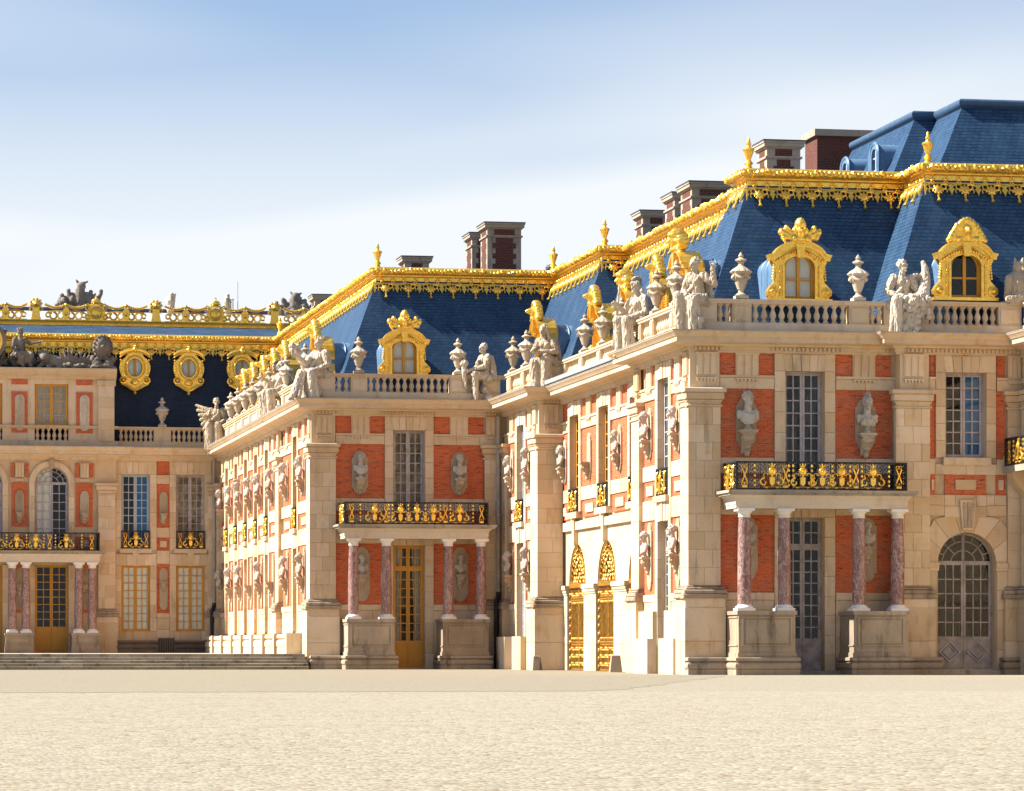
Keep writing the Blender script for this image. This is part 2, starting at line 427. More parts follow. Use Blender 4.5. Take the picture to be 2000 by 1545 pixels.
    def mesh(s, name, mat, smooth=True, angle=38):
        me = bpy.data.meshes.new(name)
        me.from_pydata(s.v, [], s.f)
        bm = bmesh.new(); bm.from_mesh(me); bmesh.ops.recalc_face_normals(bm, faces=bm.faces); bm.to_mesh(me); bm.free()
        if smooth:
            me.shade_smooth(); me.set_sharp_from_angle(angle=radians(angle))
        if mat: me.materials.append(MATS[mat])
        return me

WORLD = {}
def add(name, me, parent=None, M=None):
    o = bpy.data.objects.new(name, me)
    COL.objects.link(o)
    M = M or Matrix.Identity(4)
    if parent is not None:
        o.parent = parent; o.matrix_parent_inverse = WORLD[parent.name].inverted()
    o.matrix_basis = M
    WORLD[o.name] = M.copy()
    return o
def thing(name, label, cat, loc=(0, 0, 0), group=None):
    o = add(name, None, None, Matrix.Translation(loc))
    o.empty_display_size = 0.5
    return tag(o, label, cat, group)
def tag(o, label, cat, group=None):
    o['label'] = label; o['category'] = cat
    if group: o['group'] = group
    return o
def T(x, y, z): return Matrix.Translation((x, y, z))
def S(x, y=None, z=None):
    y = x if y is None else y; z = x if z is None else z
    return Matrix.Diagonal((x, y, z, 1))
def RZ(a): return Matrix.Rotation(a, 4, 'Z')
FRONT = lambda x, y, z=0: T(x, y, z)                      # local x runs right, y into the wall
SIDE = lambda x, y, z=0: T(x, y, z) @ RZ(-pi / 2)         # local x runs towards the court, y into the wall
CACHE = {}
def cached(key, fn):
    if key not in CACHE: CACHE[key] = fn()
    return CACHE[key]
def boxmesh(mat, w, d, h, bev=0.0):      # origin at the centre of the front bottom edge
    key = ('box', mat, round(w, 3), round(d, 3), round(h, 3), bev)
    def mk():
        b = MB(); q = bev
        if not q: b.box(-w / 2, w / 2, 0, d, 0, h)
        else:      # chamfered front edges
            b._add([(-w / 2, q, 0), (w / 2, q, 0), (w / 2, q, h), (-w / 2, q, h), (-w / 2 + q, 0, q), (w / 2 - q, 0, q), (w / 2 - q, 0, h - q), (-w / 2 + q, 0, h - q),
                    (-w / 2, d, 0), (w / 2, d, 0), (w / 2, d, h), (-w / 2, d, h)],
                   [(4, 5, 6, 7), (0, 1, 5, 4), (1, 2, 6, 5), (2, 3, 7, 6), (3, 0, 4, 7), (0, 8, 9, 1), (1, 9, 10, 2), (2, 10, 11, 3), (3, 11, 8, 0), (8, 11, 10, 9)])
        return b.mesh('block', mat, smooth=False)
    return cached(key, mk)
def slab(name, parent, M, mat, x0, x1, out, depth, z0, z1, bev=0.0):   # a box whose front stands "out" before the wall plane
    return add(name, boxmesh(mat, x1 - x0, depth, z1 - z0, bev), parent, M @ T((x0 + x1) / 2, -out, z0))
def blocks(parent, M, mat, x0, x1, out, depth, z0, z1, course=0.55, length=None, gap=0.008, name='stone_block', shift=True):
    n = max(1, round((z1 - z0) / course)); h = (z1 - z0) / n; W = x1 - x0
    for i in range(n):
        k = 1 if not length else max(1, round(W / length))
        cuts = [x0 + W * j / k for j in range(k + 1)]
        if k > 1 and shift and i % 2: cuts = [x0] + [x0 + W * (j + 0.5) / k for j in range(k)] + [x1]
        elif k == 1 and length and W > length * 0.75 and i % 2: cuts = [x0, x0 + W * (0.38 if i % 4 == 1 else 0.6), x1]
        for a, b in zip(cuts, cuts[1:]):
            slab(name, parent, M, mat, a + gap / 2, b - gap / 2, out, depth, z0 + i * h + gap / 2, z0 + (i + 1) * h - gap / 2, 0.007)

# plan polylines: outside is on the right hand when walking along them
def offset(path, d):      # d > 0 goes outwards
    P = [Vector(p) for p in path]; R = []
    nr = []
    for a, b in zip(P, P[1:]):
        e = (b - a).normalized(); nr.append(Vector((e.y, -e.x)))
    for i, p in enumerate(P):
        if i == 0: q = nr[0] * d
        elif i == len(P) - 1: q = nr[-1] * d
        else:
            m = nr[i - 1] + nr[i]; q = m * (d * 2 / m.length_squared) if m.length > 1e-6 else nr[i] * d
        R.append((p.x + q.x, p.y + q.y))
    return R
def sweep(path, prof, segs, close=True):    # prof: (out, z) outline, swept along some segments of the path
    b = MB(); O = [offset(path, o) for o, z in prof]; m = len(prof)
    for sgm in segs:
        vs = [(O[j][k][0], O[j][k][1], prof[j][1]) for k in (sgm, sgm + 1) for j in range(m)]
        rng = range(m) if close else range(m - 1)
        fs = [(j, (j + 1) % m, (j + 1) % m + m, j + m) for j in rng]
        if close: fs += [tuple(range(m - 1, -1, -1)), tuple(range(m, 2 * m))]
        b._add(vs, fs)
    return b

# ------------------------------------------------------------------ carved shapes: overlapping solids fused into one skin
TMP = bpy.data.scenes.new('carving')
def blob(name, b, mat, voxel, fold=0.0, ffreq=(9, 9, 2.0), smooth=3, seed=0.0, calm=9.0):
    me = b.mesh(name + '_raw', None, smooth=False)
    o = bpy.data.objects.new(name + '_raw', me); TMP.collection.objects.link(o)
    r = o.modifiers.new('r', 'REMESH'); r.mode = 'VOXEL'; r.voxel_size = voxel
    s = o.modifiers.new('s', 'SMOOTH'); s.factor = 0.5; s.iterations = smooth
    TMP.view_layers[0].update(); dg = TMP.view_layers[0].depsgraph
    out = bpy.data.meshes.new_from_object(o.evaluated_get(dg))
    bpy.data.objects.remove(o); bpy.data.meshes.remove(me)
    if fold:
        n = len(out.vertices); co = np.empty(n * 3); nr = np.empty(n * 3)
        out.vertices.foreach_get('co', co); out.vertex_normals.foreach_get('vector', nr)
        co = co.reshape(-1, 3); nr = nr.reshape(-1, 3); am = np.empty(n)
        for i, c in enumerate(co):
            p = Vector((c[0] * ffreq[0] + seed, c[1] * ffreq[1], c[2] * ffreq[2]))
            am[i] = (1 - abs(noise.noise(p) + 0.5 * noise.noise(p * 2.1)) * 2.2) * (0.25 if c[2] > calm else 1.0)
        out.vertices.foreach_set('co', (co + nr * (fold * am)[:, None]).ravel())
    out.name = name
    out.shade_smooth()
    out.materials.clear(); out.materials.append(MATS[mat])
    return out

def head(b, c, s=1.0, look=0.0, hair='curl', tilt=0.0):
    """egg-shaped skull with brow, nose, chin and hair, facing -y turned by look"""
    c = Vector(c); R = Matrix.Rotation(look, 3, 'Z') @ Matrix.Rotation(tilt, 3, 'X')
    def at(x, y, z): return c + R @ Vector((x * s, y * s, z * s))
    b.ball(at(0, 0.01, 0.02), (0.078 * s, 0.098 * s, 0.105 * s), 12, 9, R)
    b.ball(at(0, -0.03, -0.055), (0.056 * s, 0.066 * s, 0.068 * s), 10, 8, R)
    b.cap(at(0, -0.090, 0.015), at(0, -0.112, -0.022), 0.012 * s, 0.018 * s, 6)
    b.cap(at(-0.045, -0.078, 0.03), at(0.045, -0.078, 0.03), 0.018 * s, 0.018 * s, 6)
    b.ball(at(0, -0.085, -0.092), 0.024 * s, 8, 6)
    b.ball(at(0, -0.092, -0.055), (0.026 * s, 0.014 * s, 0.012 * s), 8, 6, R)
    for q in (-1, 1): b.ball(at(q * 0.08, 0.015, -0.005), (0.012 * s, 0.022 * s, 0.03 * s), 6, 5, R)
    if hair in ('curl', 'bun', 'long'):
        b.ball(at(0, 0.028, 0.045), (0.088 * s, 0.098 * s, 0.092 * s), 12, 8, R)
        for i in range(22):
            a = i * 2.399; z = 0.13 - i * 0.0075
            rr = 0.088 * math.sqrt(max(0.08, 1 - ((z - 0.04) / 0.10) ** 2)); y = rr * sin(a)
            if y < -0.045 and z < 0.07: continue
            b.ball(at(rr * cos(a), y + 0.03, z), 0.022 * s, 6, 5)
    if hair == 'bun':
        b.ball(at(0, 0.125, 0.05), 0.05 * s, 8, 6)
    if hair == 'long':
        for q in (-1, 1):
            b.cap(at(q * 0.085, 0.03, 0.04), at(q * 0.105, 0.03, -0.18), 0.042 * s, 0.048 * s, 8)
        b.cap(at(0, 0.08, 0.05), at(0, 0.10, -0.2), 0.06 * s, 0.07 * s, 8)
    if hair == 'beard':
        b.cap(at(0, -0.085, -0.09), at(0, -0.085, -0.17), 0.05 * s, 0.022 * s, 8)
        b.ball(at(0, 0.02, 0.06), (0.088 * s, 0.10 * s, 0.085 * s), 10, 7, R)
    if hair == 'helmet':
        b.ball(at(0, 0.015, 0.055), (0.096 * s, 0.118 * s, 0.10 * s), 12, 8, R)
        b.cap(at(0, -0.10, 0.075), at(0, -0.125, 0.06), 0.04 * s, 0.02 * s, 8)
        P = [at(0, -0.11 + 0.03 * i, 0.14 + 0.055 * sin(pi * i / 8)) for i in range(9)]
        b.tube(P, [0.02 * s, 0.028 * s, 0.034 * s, 0.036 * s, 0.036 * s, 0.034 * s, 0.03 * s, 0.026 * s, 0.02 * s], 7)
    if hair == 'crown':
        b.ball(at(0, 0.02, 0.06), (0.088 * s, 0.10 * s, 0.085 * s), 10, 7, R)
        for i in range(8):
            a = 2 * pi * i / 8
            b.cap(at(0.085 * cos(a), 0.02 + 0.09 * sin(a), 0.09), at(0.095 * cos(a), 0.02 + 0.10 * sin(a), 0.17), 0.02 * s, 0.014 * s, 6)

def make_bust(var):
    b = MB(); look = (0.45, -0.4, 0.1, -0.15)[var]
    hair = ('curl', 'bun', 'helmet', 'beard')[var]
    head(b, (0.0, -0.05, 0.80), 1.52, look, hair)
    b.cap((0, 0.02, 0.46), (0, -0.02, 0.70), 0.105, 0.088)
    b.ball((0, 0.02, 0.42), (0.235, 0.125, 0.12), 14, 9)
    b.ball((0, -0.03, 0.33), (0.185, 0.12, 0.13), 12, 8)
    for q in (-1, 1): b.ball((q * 0.085, -0.095, 0.36), (0.085, 0.06, 0.075)); b.cap((q * 0.225, 0.02, 0.44), (q * 0.235, 0.0, 0.33), 0.075, 0.06)
    b.cap((0, -0.03, 0.22), (0, -0.03, 0.30), 0.09, 0.14)
    if var in (0, 1, 3):      # cloak folds across the chest
        for i in range(6):
            b.tube([(-0.25 + 0.012 * i, -0.01, 0.50 - 0.05 * i), (-0.1, -0.135, 0.42 - 0.055 * i), (0.08, -0.15, 0.36 - 0.04 * i), (0.25, -0.01, 0.47 - 0.045 * i)], 0.021, 6)
        b.cap((0.2, 0.0, 0.5), (0.24, -0.02, 0.3), 0.055, 0.06); b.ball((0.2, -0.06, 0.49), 0.035)
    else:
        for i in range(6): b.cap((-0.175 + 0.07 * i, -0.10, 0.29), (-0.17 + 0.068 * i, -0.11, 0.21), 0.03, 0.028)
        for q in (-1, 1): b.ball((q * 0.235, 0.01, 0.47), (0.075, 0.10, 0.05))
    b.lathe([(0.0, 0.0), (0.125, 0.0), (0.13, 0.04), (0.09, 0.06), (0.055, 0.10), (0.05, 0.14), (0.075, 0.19), (0.10, 0.24)], 12)
    return blob('bust', b, 'bust_marble', 0.0125, 0.004, (9, 9, 5), 1, var * 3.1, 0.62)

def hand(b, p, d, s, point=False):
    """palm with four fingers and a thumb, pointing along d"""
    p = Vector(p); d = Vector(d).normalized(); u = d.orthogonal().normalized(); w = d.cross(u)
    b.ball(p + d * 0.04 * s, (0.042 * s, 0.042 * s, 0.05 * s), 8, 6)
    for i in range(4):
        q = p + d * 0.07 * s + u * (i - 1.5) * 0.026 * s
        ln = (0.075, 0.09, 0.085, 0.065)[i] * s
        if point and i > 0: b.cap(q, q + d * ln * 0.35 + w * 0.035 * s, 0.015 * s, 0.014 * s, 6)
        else: b.cap(q, q + d * ln + w * 0.012 * s, 0.015 * s, 0.012 * s, 6)
    b.cap(p + u * 0.035 * s, p + u * 0.075 * s + d * 0.06 * s, 0.017 * s, 0.014 * s, 6)

def seated(hair='curl', look=0.0, armL=None, armR=None, kneeL=(0.15, -0.5, 0.10), kneeR=(-0.15, -0.5, 0.10), footL=None, footR=None, lean=(0, 0), bare=False, point=None, extra=None, tilt=0.0, low=-0.42):
    """a seated draped figure, seat at z = 0, facing -y; arm = (elbow, hand)"""
    b = MB(); lx, ly = lean
    ch = Vector((lx * 0.6, -0.02 + ly * 0.6, 0.50)); nk = Vector((lx, -0.03 + ly, 0.70))
    b.cap((0, 0.0, 0.10), ch, 0.165, 0.155); b.ball(ch + Vector((0, -0.03, 0.02)), (0.17, 0.125, 0.15))
    for q in (-1, 1): b.ball(ch + Vector((q * 0.075, -0.105, 0.0)), 0.062)
    b.cap(nk - Vector((0, 0, 0.08)), nk + Vector((0, -0.02, 0.06)), 0.065, 0.055)
    head(b, nk + Vector((0, -0.05, 0.17)), 1.12, look, hair, tilt)
    armL = armL or ((0.30, -0.05, 0.30), (0.20, -0.32, 0.18)); armR = armR or ((-0.30, -0.05, 0.30), (-0.20, -0.32, 0.18))
    for q, arm in ((1, armL), (-1, armR)):
        sh = ch + Vector((q * 0.19, 0.0, 0.10))
        b.cap(sh, arm[0], 0.078, 0.058); b.cap(arm[0], arm[1], 0.058, 0.040)
        b.cap(sh, sh.lerp(Vector(arm[0]), 0.55), 0.095, 0.085)
        hand(b, arm[1], Vector(arm[1]) - Vector(arm[0]), 1.05, point == q)
    for q, kn, ft in ((1, kneeL, footL), (-1, kneeR, footR)):
        kn = Vector(kn); ft = Vector(ft) if ft else Vector((kn.x * 0.85, kn.y + 0.04, low))
        b.cap((q * 0.10, -0.03, 0.07), kn, 0.145, 0.105)
        b.cap(kn, ft + Vector((0, 0, 0.03)), 0.10 if not bare else 0.085, 0.055 if bare else 0.085)
        b.cap(ft + Vector((0, 0.01, -0.01)), ft + Vector((0, -0.15, -0.035)), 0.045, 0.032)
        if not bare:      # the skirt falls in folds beside the shin
            for i in range(4):
                o = Vector(((i - 1.5) * 0.06, 0.02 + 0.03 * (i % 2), 0))
                b.cap(kn + o * 0.7, ft + o * 1.5 + Vector((0, 0.02, 0.05)), 0.055, 0.045, 7)
    if not bare:
        for i in range(5):
            x = -0.12 + i * 0.06
            b.cap((x, -0.42, 0.08), (x * 1.3, -0.40, low + 0.10), 0.06, 0.045, 7)
    b.cap((-0.2, 0.02, 0.02), (0.2, 0.02, 0.02), 0.13, 0.13)
    for i in range(4):       # mantle bunched round the hips and over one shoulder
        b.tube([(-0.24, 0.02, 0.16 - 0.03 * i), (-0.08, -0.20 - 0.03 * i, 0.14), (0.10, -0.22 - 0.03 * i, 0.12), (0.25, -0.02, 0.17 - 0.03 * i)], 0.038, 6)
    b.tube([(0.16 + lx * 0.5, 0.05, 0.60), (0.05 + lx * 0.5, -0.15, 0.46), (-0.12, -0.17, 0.28), (-0.22, -0.05, 0.16)], [0.05, 0.045, 0.045, 0.06], 6)
    b.tube([(0.18 + lx * 0.5, 0.08, 0.62), (0.20, 0.14, 0.3), (0.22, 0.14, 0.0)], [0.06, 0.08, 0.10], 7)
    if extra: extra(b)
    return b
def rock(b, x0=-0.3, x1=0.3, y0=-0.3, y1=0.2, z0=-0.6, z1=-0.02, n=22, seed=1, r=0.15):
    g = random.Random(seed)
    for i in range(n): b.ball((g.uniform(x0, x1), g.uniform(y0, y1), g.uniform(z0, z1)), (g.uniform(.5, 1) * r, g.uniform(.5, 1) * r, g.uniform(.5, 1) * r), 7, 5)

# ------------------------------------------------------------------ urns, finials, balusters
def make_urn(mat='statue_stone', n=40):
    b = MB()
    b.box(-0.20, 0.20, -0.20, 0.20, 0, 0.10)
    b.lathe([(0.165, 0.10), (0.17, 0.14), (0.09, 0.20), (0.075, 0.27), (0.12, 0.31), (0.125, 0.34), (0.15, 0.40), (0.19, 0.52), (0.235, 0.70), (0.255, 0.80),
             (0.30, 0.835), (0.31, 0.865), (0.27, 0.90), (0.24, 0.94), (0.17, 1.0), (0.10, 1.05), (0.075, 1.10), (0.085, 1.13), (0.12, 1.16)], n, lobes=10, amp=0.16, zr=(0.74, 0.96))
    b.lathe([(0.06, 1.15), (0.15, 1.20), (0.165, 1.24), (0.10, 1.285), (0.07, 1.31), (0.09, 1.36), (0.06, 1.42), (0.012, 1.485)], 10, lobes=5, amp=0.2, zr=(1.18, 1.26))
    for i in range(5):       # swags
        a0 = 2 * pi * i / 5; P = []
        for k in range(7):
            a = a0 + 2 * pi / 5 * k / 6; P.append((0.268 * cos(a), 0.268 * sin(a), 0.79 - 0.13 * sin(pi * k / 6)))
        b.tube(P, [0.03, 0.04, 0.05, 0.058, 0.05, 0.04, 0.03], 6)
        b.cap((0.27 * cos(a0), 0.27 * sin(a0), 0.80), (0.245 * cos(a0), 0.245 * sin(a0), 0.62), 0.035, 0.022, 6)
    return b.mesh('urn', mat)
def make_finial():
    b = MB()
    b.lathe([(0.24, -0.25), (0.22, -0.12), (0.13, 0.0), (0.09, 0.06), (0.10, 0.09), (0.155, 0.14), (0.11, 0.20), (0.07, 0.25), (0.085, 0.30), (0.12, 0.42), (0.155, 0.55),
             (0.19, 0.60), (0.17, 0.645), (0.08, 0.68), (0.055, 0.73), (0.085, 0.77), (0.09, 0.81), (0.05, 0.86), (0.06, 0.90), (0.012, 1.0)], 14, lobes=8, amp=0.10, zr=(0.36, 0.62))
    return b.mesh('finial', 'gilding')
def make_baluster(h):
    b = MB(); k = h / 0.6
    b.box(-0.095, 0.095, -0.095, 0.095, 0, 0.05 * k)
    b.lathe([(0.075, 0.05 * k), (0.08, 0.09 * k), (0.055, 0.12 * k), (0.085, 0.18 * k), (0.105, 0.24 * k), (0.095, 0.31 * k), (0.06, 0.40 * k), (0.046, 0.47 * k), (0.07, 0.51 * k), (0.075, 0.55 * k)], 10)
    b.box(-0.09, 0.09, -0.09, 0.09, 0.55 * k, h)
    return b.mesh('baluster', 'limestone')

# ------------------------------------------------------------------ windows
def wavy(w, h, waves, amp, mat, n=48, gather=0.0):
    def mk():
        b = MB(); vs = []; rows = 6
        for j in range(rows + 1):
            for i in range(n + 1):
                u = i / n; z = h * j / rows
                pull = 1 - gather * sin(pi * min(1, j / rows * 1.25)) * 0.6
                vs.append(((u - 0.5) * w * pull, amp * sin(u * waves * 2 * pi) + 0.3 * amp * sin(u * 17 + j), z))
        b._add(vs, [(j * (n + 1) + i, j * (n + 1) + i + 1, (j + 1) * (n + 1) + i + 1, (j + 1) * (n + 1) + i) for j in range(rows) for i in range(n)])
        return b.mesh('curtain', mat)
    return cached(('wavy', round(w, 2), round(h, 2), waves, mat, gather), mk)
def pane_mesh(w, h):
    return cached(('pane', round(w, 3), round(h, 3)), lambda: MB().box(-w / 2, w / 2, 0, 0.012, 0, h).mesh('pane', 'window_glass', smooth=False))
def window(parent, M, x0, x1, z0, z1, cols, rows, paint, behind='dark', depth=0.30, arch=False, panel=0.0, transom=None, panes=True, name='window', label=None, bar=0.036, leaf=0.07):
    """two leaves of cols/2 x rows panes in a frame set back in the wall; panel: height of the solid foot; transom: (height, rows) of the part above the leaves"""
    W, H = x1 - x0, z1 - z0; cx = (x0 + x1) / 2
    Mo = M @ T(cx, depth, z0)
    fr = 0.06; b = MB(); rects = []
    zs = H - W / 2 if arch else H
    b.box(-W / 2, -W / 2 + fr, 0, 0.10, 0, zs); b.box(W / 2 - fr, W / 2, 0, 0.10, 0, zs)
    b.box(-W / 2 + fr, W / 2 - fr, 0, 0.10, 0, 0.05)
    if not arch: b.box(-W / 2 + fr, W / 2 - fr, 0, 0.10, H - fr, H)
    def leafs(zb, zt, rws, pan):
        for q in (-1, 1):
            a0 = -W / 2 + fr if q < 0 else 0.006; a1 = -0.006 if q < 0 else W / 2 - fr
            b.box(a0, a0 + leaf, -0.02, 0.05, zb, zt); b.box(a1 - leaf, a1, -0.02, 0.05, zb, zt)
            b.box(a0 + leaf, a1 - leaf, -0.018, 0.05, zt - leaf * 0.8, zt); b.box(a0 + leaf, a1 - leaf, -0.018, 0.05, zb, zb + max(leaf, pan))
            if pan > 0.3:
                b.box(a0 + leaf + 0.05, a1 - leaf - 0.05, -0.034, -0.016, zb + 0.10, zb + pan - 0.10)
            c = max(1, cols // 2); wi = (a1 - a0 - 2 * leaf); zz0 = zb + max(leaf, pan); hi = zt - leaf * 0.8 - zz0
            for i in range(1, c): b.box(a0 + leaf + wi * i / c - bar / 2, a0 + leaf + wi * i / c + bar / 2, -0.012, 0.04, zz0, zt - leaf * 0.8)
            for j in range(1, rws): b.box(a0 + leaf, a1 - leaf, -0.010, 0.038, zz0 + hi * j / rws - bar / 2, zz0 + hi * j / rws + bar / 2)
            for i in range(c):
                for j in range(rws): rects.append((a0 + leaf + wi * (i + 0.5) / c, zz0 + hi * j / rws, wi / c, hi / rws))
    top = zs
    if transom:
        th, tr_ = transom; leafs(zs - th, zs - fr, tr_, 0.0); b.box(-W / 2 + fr, W / 2 - fr, -0.03, 0.09, zs - th - 0.07, zs - th); top = zs - th - 0.07
        leafs(0.05, top, rows, panel)
    else: leafs(0.05, (zs - fr) if not arch else zs, rows, panel)
    if arch:        # fan light
        r = W / 2
        b.box(-W / 2 + fr, W / 2 - fr, -0.02, 0.09, zs, zs + 0.07)
        P = [(-cos(pi * i / 16), sin(pi * i / 16)) for i in range(17)]
        b.ring([(x * r, zs + z * r) for x, z in P] + [(r * (1 - 2 * i / 8.0), zs) for i in range(1, 8)], [(x * (r - fr), zs + z * (r - fr)) for x, z in P] + [((r - fr) * (1 - 2 * i / 8.0), zs + 0.001) for i in range(1, 8)], 0, 0.10)
        for f in (0.42, 0.72): b.arc(0, zs, r * f, 3, 177, bar * 0.55, 0.015, 16, 4)
        for k in range(1, 8):
            a = pi * k / 8; lo = 0.0 if k == 4 else (0.72 if k % 2 else 0.42)
            b.tube([(cos(a) * r * lo, 0.015, zs + sin(a) * r * lo), (cos(a) * (r - 0.03), 0.015, zs + sin(a) * (r - 0.03))], (0.05 if k == 4 else bar * 0.5), 4)
    w = add(name, b.mesh(name, paint, smooth=False), parent, Mo)
    if label: w['label'] = label
    if panes:
        for x, z, pw, ph in rects: add('pane', pane_mesh(pw, ph), w, Mo @ T(x, 0.012, z))
    else:
        add('pane', pane_mesh(W - 2 * fr, zs - 0.05), w, Mo @ T(0, 0.012, 0.05))
    if arch:
        def fan():
            k = MB(); k.prism([(-cos(pi * i / 16) * (W / 2 - 0.03), sin(pi * i / 16) * (W / 2 - 0.03)) for i in range(17)], 0, 0.012); return k.mesh('pane', 'window_glass', smooth=False)
        add('pane', cached(('fan', round(W, 2)), fan), w, Mo @ T(0, 0.014, zs + 0.002))
    BW, BH = W + 0.1, H
    for q in behind.split('+'):
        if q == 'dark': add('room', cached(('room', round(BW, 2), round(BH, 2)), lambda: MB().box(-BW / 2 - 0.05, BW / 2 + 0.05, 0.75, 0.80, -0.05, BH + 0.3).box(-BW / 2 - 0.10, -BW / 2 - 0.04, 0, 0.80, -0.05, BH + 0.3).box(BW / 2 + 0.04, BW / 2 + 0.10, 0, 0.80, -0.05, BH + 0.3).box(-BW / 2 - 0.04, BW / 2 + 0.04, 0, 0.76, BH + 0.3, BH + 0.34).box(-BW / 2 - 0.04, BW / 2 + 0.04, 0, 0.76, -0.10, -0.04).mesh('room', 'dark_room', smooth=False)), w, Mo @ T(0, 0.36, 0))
        elif q == 'blind': add('blind', wavy(BW - 0.12, BH, 1.5, 0.006, 'blind'), w, Mo @ T(0, 0.06, 0))
        elif q == 'blue':
            add('blind', wavy(BW / 2 - 0.08, BH, 1, 0.004, 'blue_blind'), w, Mo @ T(BW / 4 - 0.02, 0.12, 0))
        elif q == 'brown': add('curtain', wavy(BW, BH, 5, 0.05, 'brown_drape'), w, Mo @ T(0, 0.2, 0))
        elif q == 'beige': add('curtain', wavy(BW, BH, 5, 0.05, 'beige_drape'), w, Mo @ T(0, 0.16, 0))
        elif q == 'half': add('curtain', wavy(BW * 0.5, BH, 3, 0.03, 'blind'), w, Mo @ T(-BW * 0.25, 0.10, 0))
        elif q == 'grey': [add('curtain', wavy(BW * 0.42, BH, 3, 0.05, 'grey_drape', gather=0.5), w, Mo @ T(sgn * BW * 0.22, 0.30, 0)) for sgn in (-1, 1)]
        elif q == 'white':
            for sgn in (-1, 1): add('curtain', wavy(BW * 0.32, BH, 3, 0.04, 'curtain', gather=0.6), w, Mo @ T(sgn * BW * 0.30, 0.25, 0))
        elif q == 'sheer': add('curtain', wavy(BW, BH, 6, 0.03, 'curtain'), w, Mo @ T(0, 0.18, 0))
    return w

# ------------------------------------------------------------------ gilded roof work
def make_pendant(P=0.90):
    """one repeat of the gilded fringe: a rosette with bell, scrolls, and a small leaf"""
    b = MB(); d = 0.035
    def flat(poly, y0=-0.03, y1=0.03): b.prism(poly, y0, y1)
    flat([(-P / 2, 0), (P / 2, 0), (P / 2, -0.05), (-P / 2, -0.05)])
    b.ball((0, -0.03, -0.24), (0.125, 0.05, 0.125), 12, 8)
    for k in range(8):
        a = 2 * pi * k / 8; b.ball((0.135 * cos(a), -0.02, -0.24 + 0.135 * sin(a)), (0.042, 0.04, 0.042), 6, 5)
    b.tube([(0, 0, -0.38), (0, 0, -0.50)], [0.055, 0.03], 6)
    b.lathe([(0.03, -0.62), (0.07, -0.60), (0.045, -0.54), (0.022, -0.49)], 8)
    for q in (-1, 1):
        b.arc(q * 0.20, -0.13, 0.085, 90, 90 - q * 300, 0.028, 0, 10, 5)
        b.arc(q * 0.235, -0.27, 0.075, 200 if q > 0 else -20, (200 - 250) if q > 0 else (-20 + 250), 0.026, 0, 9, 5)
        b.tube([(q * 0.10, 0, -0.07), (q * 0.26, -0.01, -0.04), (q * 0.40, 0, -0.10)], 0.026, 5)
        # half of the small leaf between two rosettes
        x = q * P / 2
        flat([(x, -0.02), (x - q * 0.10, -0.10), (x - q * 0.05, -0.17), (x - q * 0.11, -0.22), (x - q * 0.045, -0.30), (x, -0.42)] if q < 0 else
             [(x, -0.42), (x - q * 0.045, -0.30), (x - q * 0.11, -0.22), (x - q * 0.05, -0.17), (x - q * 0.10, -0.10), (x, -0.02)])
    return b.mesh('pendant', 'gilding')
def make_rosette():
    b = MB(); b.ball((0, 0, 0), (0.075, 0.045, 0.075), 10, 6)
    for k in range(6):
        a = 2 * pi * k / 6; b.ball((0.085 * cos(a), 0, 0.085 * sin(a)), (0.04, 0.03, 0.04), 6, 4)
    return b.mesh('rosette', 'gilding')

def crest_trophy():
    """mask under a helmet with bundled standards fanning to both sides"""
    b = MB()
    b.ball((0, -0.10, 0.34), (0.14, 0.12, 0.16)); b.ball((0, -0.06, 0.52), (0.19, 0.16, 0.15)); b.ball((0, -0.06, 0.62), (0.12, 0.1, 0.09))
    b.ball((0, -0.20, 0.33), 0.04); b.box(-0.10, 0.10, -0.16, 0, 0.06, 0.24)
    for q in (-1, 1):
        for k, (a, ln, r) in enumerate(((20, 0.66, 0.07), (38, 0.58, 0.06), (58, 0.34, 0.06), (4, 0.55, 0.06))):
            A = radians(a); p1 = (q * ln * cos(A), -0.04, 0.14 + ln * sin(A) * 0.75)
            b.cap((q * 0.06, -0.04, 0.12), p1, 0.05, r); b.ball(p1, r * 1.5, 7, 5)
        b.arc(q * 0.42, 0.10, 0.10, 0, 300, 0.045, -0.05, 8, 5); b.ball((q * 0.22, -0.06, 0.12), 0.10)
    return b
def crest_shell():
    b = MB()
    for k in range(9):
        a = radians(18 * k + 18); b.cap((0, -0.02, 0.20), (0.30 * cos(a), -0.07, 0.30 + 0.30 * sin(a)), 0.05, 0.075)
    b.ball((0, -0.12, 0.30), 0.13); b.ball((0, -0.2, 0.30), 0.07)
    for q in (-1, 1):
        for k in range(5):
            b.cap((q * 0.15, -0.04, 0.16), (q * (0.62 - 0.07 * k), -0.06, 0.04 + 0.10 * k), 0.06, 0.075)
        b.arc(q * 0.45, 0.14, 0.11, 20, 300, 0.05, -0.06, 8, 5); b.ball((q * 0.30, -0.05, 0.08), (0.2, 0.09, 0.09))
    b.box(-0.12, 0.12, -0.12, 0, 0.02, 0.22)
    return b
